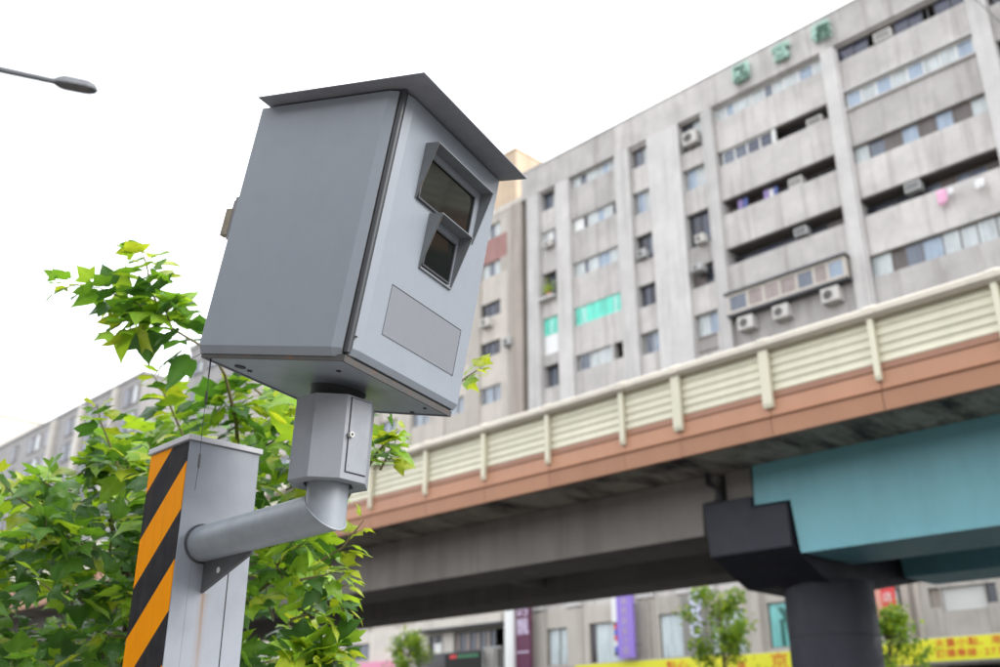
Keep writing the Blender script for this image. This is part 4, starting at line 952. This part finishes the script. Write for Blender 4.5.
# --- body of the crown: shoots fill a volume behind the post
OUT = [(-40,462),(30,468),(70,464),(95,452),(125,450),(155,422),(175,408),(200,398),(235,392),(275,392),(300,398),(345,412),(362,445),(360,470),(330,490),(312,520),(308,560),(312,600),(312,640),(318,720),(-40,720)]
def inside(x, y):
    c = False; n_ = len(OUT)
    for i in range(n_):
        x1, y1 = OUT[i]; x2, y2 = OUT[(i+1) % n_]
        if (y1 > y) != (y2 > y) and x < (x2-x1)*(y-y1)/(y2-y1)+x1: c = not c
    return c
cnt = 0
while cnt < 262:
    x, y = random.uniform(-40, 378), random.uniform(385, 720)
    if not inside(x, y): continue
    if x < 40 and 500 < y < 560 and random.random() < .8: continue
    if x < 45 and 575 < y < 640 and random.random() < .6: continue
    cnt += 1
    dep = random.uniform(3.85, 5.6); k = 4.3/dep
    dx = (x-190)*.10 + random.uniform(-30, 30); dy = -random.uniform(5, 48) if y < 620 else random.uniform(-30, 20)
    if not inside(x+dx*.9, y+dy*.9): dx, dy = dx*.25, dy*.25
    a = at(x, y, dep+.05); b = at(x+dx*.55*k, y+dy*.45*k, dep-.04); c = at(x+dx*k, y+dy*k, dep-.10)
    edge = 1 if not inside(x+dx*1.8+8, y+dy*1.9-14) else 0
    yg = (.52 if edge else .24) + (.22 if x > 285 else 0) + (.15 if y > 560 else 0)
    shoot([a, b, c], random.randint(9, 13), random.uniform(.088, .128), young=yg, spread=1.05)
# trunk and limbs
tb = at(120, 667, 5.1); tb = Vector((tb.x, tb.y, .13))
tr = MB(); fork = Vector((tb.x+.05, tb.y, 1.75))
tr.tube([tb, tb+Vector((.02,.03,.6)), tb+Vector((-.02,.02,1.2)), fork], [.085,.07,.06,.052], 12)
tr.build('trunk', M['bark'], T, auto=60)
for tgt in ((40,560,4.9),(150,470,4.8),(240,480,4.9),(300,560,4.5),(110,520,4.6)):
    p_ = at(*tgt); md_ = fork.lerp(p_, .5) + Vector((.05,.05,.12)); MB().tube([fork, md_, p_], [.036,.024,.010], 8, False).build('limb', M['bark'], T, auto=60)
q0 = at(240,480,4.9); MB().tube([q0, at(236,420,4.6), at(225,375,4.4), at(212,352,4.3)], [.011,.009,.007,.006], 8, False).build('limb', M['twig'], T)
q0 = at(300,560,4.5); MB().tube([q0, at(345,500,4.2), at(376,455,4.0)], [.012,.009,.006], 8, False).build('limb', M['twig'], T); MB().tube([at(330,440,4.3), at(380,405,4.3), at(452,388,4.3)], [.008,.006,.004], 6, False).build('limb', M['twig'], T)
tag(twigs.build('twigs', M['twig'], T), kind='stuff')
# the 300 leaves that show largest are single parts, the rest one mass
def vis(lf):
    p_ = lf[0].translation - Vector((0,0,CAMZ)); d = p_.dot(FWD); r_ = Vector((math.cos(YAW), math.sin(YAW), 0)); u_ = r_.cross(FWD)
    x, y = 500+1000*p_.dot(r_)/d, 333.5-1000*p_.dot(u_)/d
    if not (-5 < x < 500 and 0 < y < 672): return 0
    face = abs(Vector((lf[0][0][2], lf[0][1][2], lf[0][2][2])).normalized().dot(p_.normalized()))
    return (lf[3]/d)*(.4+.6*face)*(1.0 if d < 4.35 or y < 400 else .55)
leaves.sort(key=vis, reverse=True)
for lf in leaves[:300]:
    o = bpy.data.objects.new('leaf', LEAF[lf[2]][lf[1]]); o.matrix_world = lf[0]; link(o, T)
fv = []; ff = []; fm = []; fa = []
for lf in leaves[300:]:
    me = LEAF[lf[2]][lf[1]]; n0 = len(fv)
    fv += [tuple(lf[0] @ v_.co) for v_ in me.vertices]; fa += [q.value for q in me.attributes['vein'].data]
    for pl in me.polygons: ff.append(tuple(i+n0 for i in pl.vertices)); fm.append(lf[2])
fo = mesh_obj('foliage', fv, ff, None, T, True)
for mi in range(5): fo.data.materials.append(M['leaf%d' % mi])
fo.data.polygons.foreach_set('material_index', fm); fo.data.attributes.new('vein', 'FLOAT', 'POINT').data.foreach_set('value', fa); tag(fo, kind='stuff')
base(T, tb)

# ================================================================== STREET TREES UNDER THE VIADUCT
def street_tree(px_, py_top, py_c, Y, rx, rz, seed, label, n=1100, lean=0):
    random.seed(seed); c = onY(px_, py_c, Y); e = empty('street_tree', (c.x, Y, .13), label, 'tree', 'street trees under the viaduct')
    MB().tube([(c.x, Y, .13), (c.x+.06, Y, c.z*.4), (c.x-.03, Y+.05, c.z-.2), (c.x, Y, c.z+rz*.7)], [.10,.085,.06,.02], 10).build('trunk', M['bark'], e, auto=60)
    tips = []
    for i in range(26):
        a = random.uniform(0, 6.28); zz_ = random.uniform(-.75, 1.0); rr = rx*math.sqrt(max(0, 1-zz_*zz_*.8))*random.uniform(.45, 1.1)
        p_ = Vector((c.x+rr*math.cos(a)+lean*zz_, Y+rr*.9*math.sin(a), c.z+rz*zz_)); s0 = Vector((c.x, Y, max(1.6, c.z+rz*zz_-.5*rz-.4)))
        md_ = s0.lerp(p_, .55)+Vector((0,0,.1)); tips.append((s0, md_, p_))
    lm = MB()
    for q in tips: lm.tube(q, [.025,.016,.006], 5, False)
    tag(lm.build('limbs', M['bark'], e), kind='stuff')
    vs, fs, ms = [], [], []
    for i in range(n):
        q = random.choice(tips); f = random.random(); p_ = q[1].lerp(q[2], f) + Vector((random.gauss(0,.2), random.gauss(0,.2), random.gauss(0,.17)))
        d = Vector((random.gauss(0,1), random.gauss(0,1), random.gauss(-.2,.6))).normalized(); sz = random.uniform(.14, .32)
        nn = Vector((random.gauss(0,.6), random.gauss(0,.6), 1)); y_ = nn.cross(d).normalized(); z_ = d.cross(y_)
        b0 = len(vs); vs += [p_, p_+d*sz*.4+y_*sz*.3, p_+d*sz-z_*sz*.2, p_+d*sz*.4-y_*sz*.3, p_+d*sz*.45-z_*sz*.08]
        fs += [(b0,b0+1,b0+4),(b0+1,b0+2,b0+4),(b0+2,b0+3,b0+4),(b0+3,b0,b0+4)]; ms += [1 if random.random() < .38 else 0]*4
    o = mesh_obj('foliage', vs, fs, None, e); o.data.materials.append(M['leafs']); o.data.materials.append(M['leafs2']); o.data.polygons.foreach_set('material_index', ms); tag(o, kind='stuff')
    return base(e, (c.x, Y, .13))
street_tree(408, 628, 662, 38.6, 1.5, 1.6, 3, 'bushy street tree below the left span beside the maroon sign', 2000)
street_tree(722, 585, 645, 38.2, 1.95, 3.0, 4, 'slender street tree in front of the O X O letters', 3000)
street_tree(890, 590, 655, 38.2, 1.35, 1.9, 5, 'loose street tree right of the charcoal pier before the red sign', 1700)
# potted plant on the ledge
pp = empty('potted_plant', (0,0,0), 'green potted plant on a window ledge at the left end of the grey block', 'plant'); random.seed(8)
c = onY(549, 290, 43.8); c.z = TZ(.6125)
MB().tube([(c.x, 43.8, c.z+.002), (c.x, 43.8, c.z+.25)], [.13,.17], 14).build('pot', M['brown_p'], pp)
vs, fs = [], []
for i in range(120):
    p_ = Vector((c.x+random.gauss(0,.22), 43.8+random.gauss(0,.15), c.z+.3+abs(random.gauss(.28,.22)))); d = Vector((random.gauss(0,1), random.gauss(0,1), random.gauss(.3,.6))).normalized(); y_ = d.orthogonal().normalized(); b0 = len(vs)
    vs += [p_, p_+d*.07+y_*.05, p_+d*.18, p_+d*.07-y_*.05]; fs.append((b0,b0+1,b0+2,b0+3))
tag(mesh_obj('foliage', vs, fs, M['leafs2'], pp), kind='stuff'); base(pp, (c.x, 43.8, c.z))

# ================================================================== UNSEEN SHOPHOUSES ADDED BEHIND THE CAMERA TO SHADE THE HOUSING'S SIDE
NB = empty('added_shade_row', (0,0,0), 'unseen row of grey shophouses added behind the viewer to shade the speed camera', 'building')
bx('wall', M['near_tile'], NB, -60, 60, -19, -8.5, 0, 10.2)
bx('parapet', M['near_tile'], NB, -60.1, 60.1, -8.499, -8.3, 9.5, 10.35)
for i in range(24):
    x = -58 + i*4.9; w1 = MB().box(x, x+3.2, -8.5, -8.42, 4.6, 4.7).box(x, x+3.2, -8.5, -8.42, 6.3, 6.4).box(x, x+.1, -8.5, -8.42, 4.702, 6.298).box(x+1.55, x+1.65, -8.5, -8.42, 4.702, 6.298).box(x+3.1, x+3.2, -8.5, -8.42, 4.702, 6.298).build('window', M['frame_w'], NB)
    bx('pane', M['g_mid'], w1, x+.1, x+1.55, -8.48, -8.45, 4.7, 6.3); bx('pane', M['g_dark'], w1, x+1.65, x+3.1, -8.48, -8.45, 4.7, 6.3)
    bx('shopfront', M['g_dark'], NB, x, x+3.9, -8.5, -8.4, .13, 3.1)
base(NB, (0, -8.5, 0))
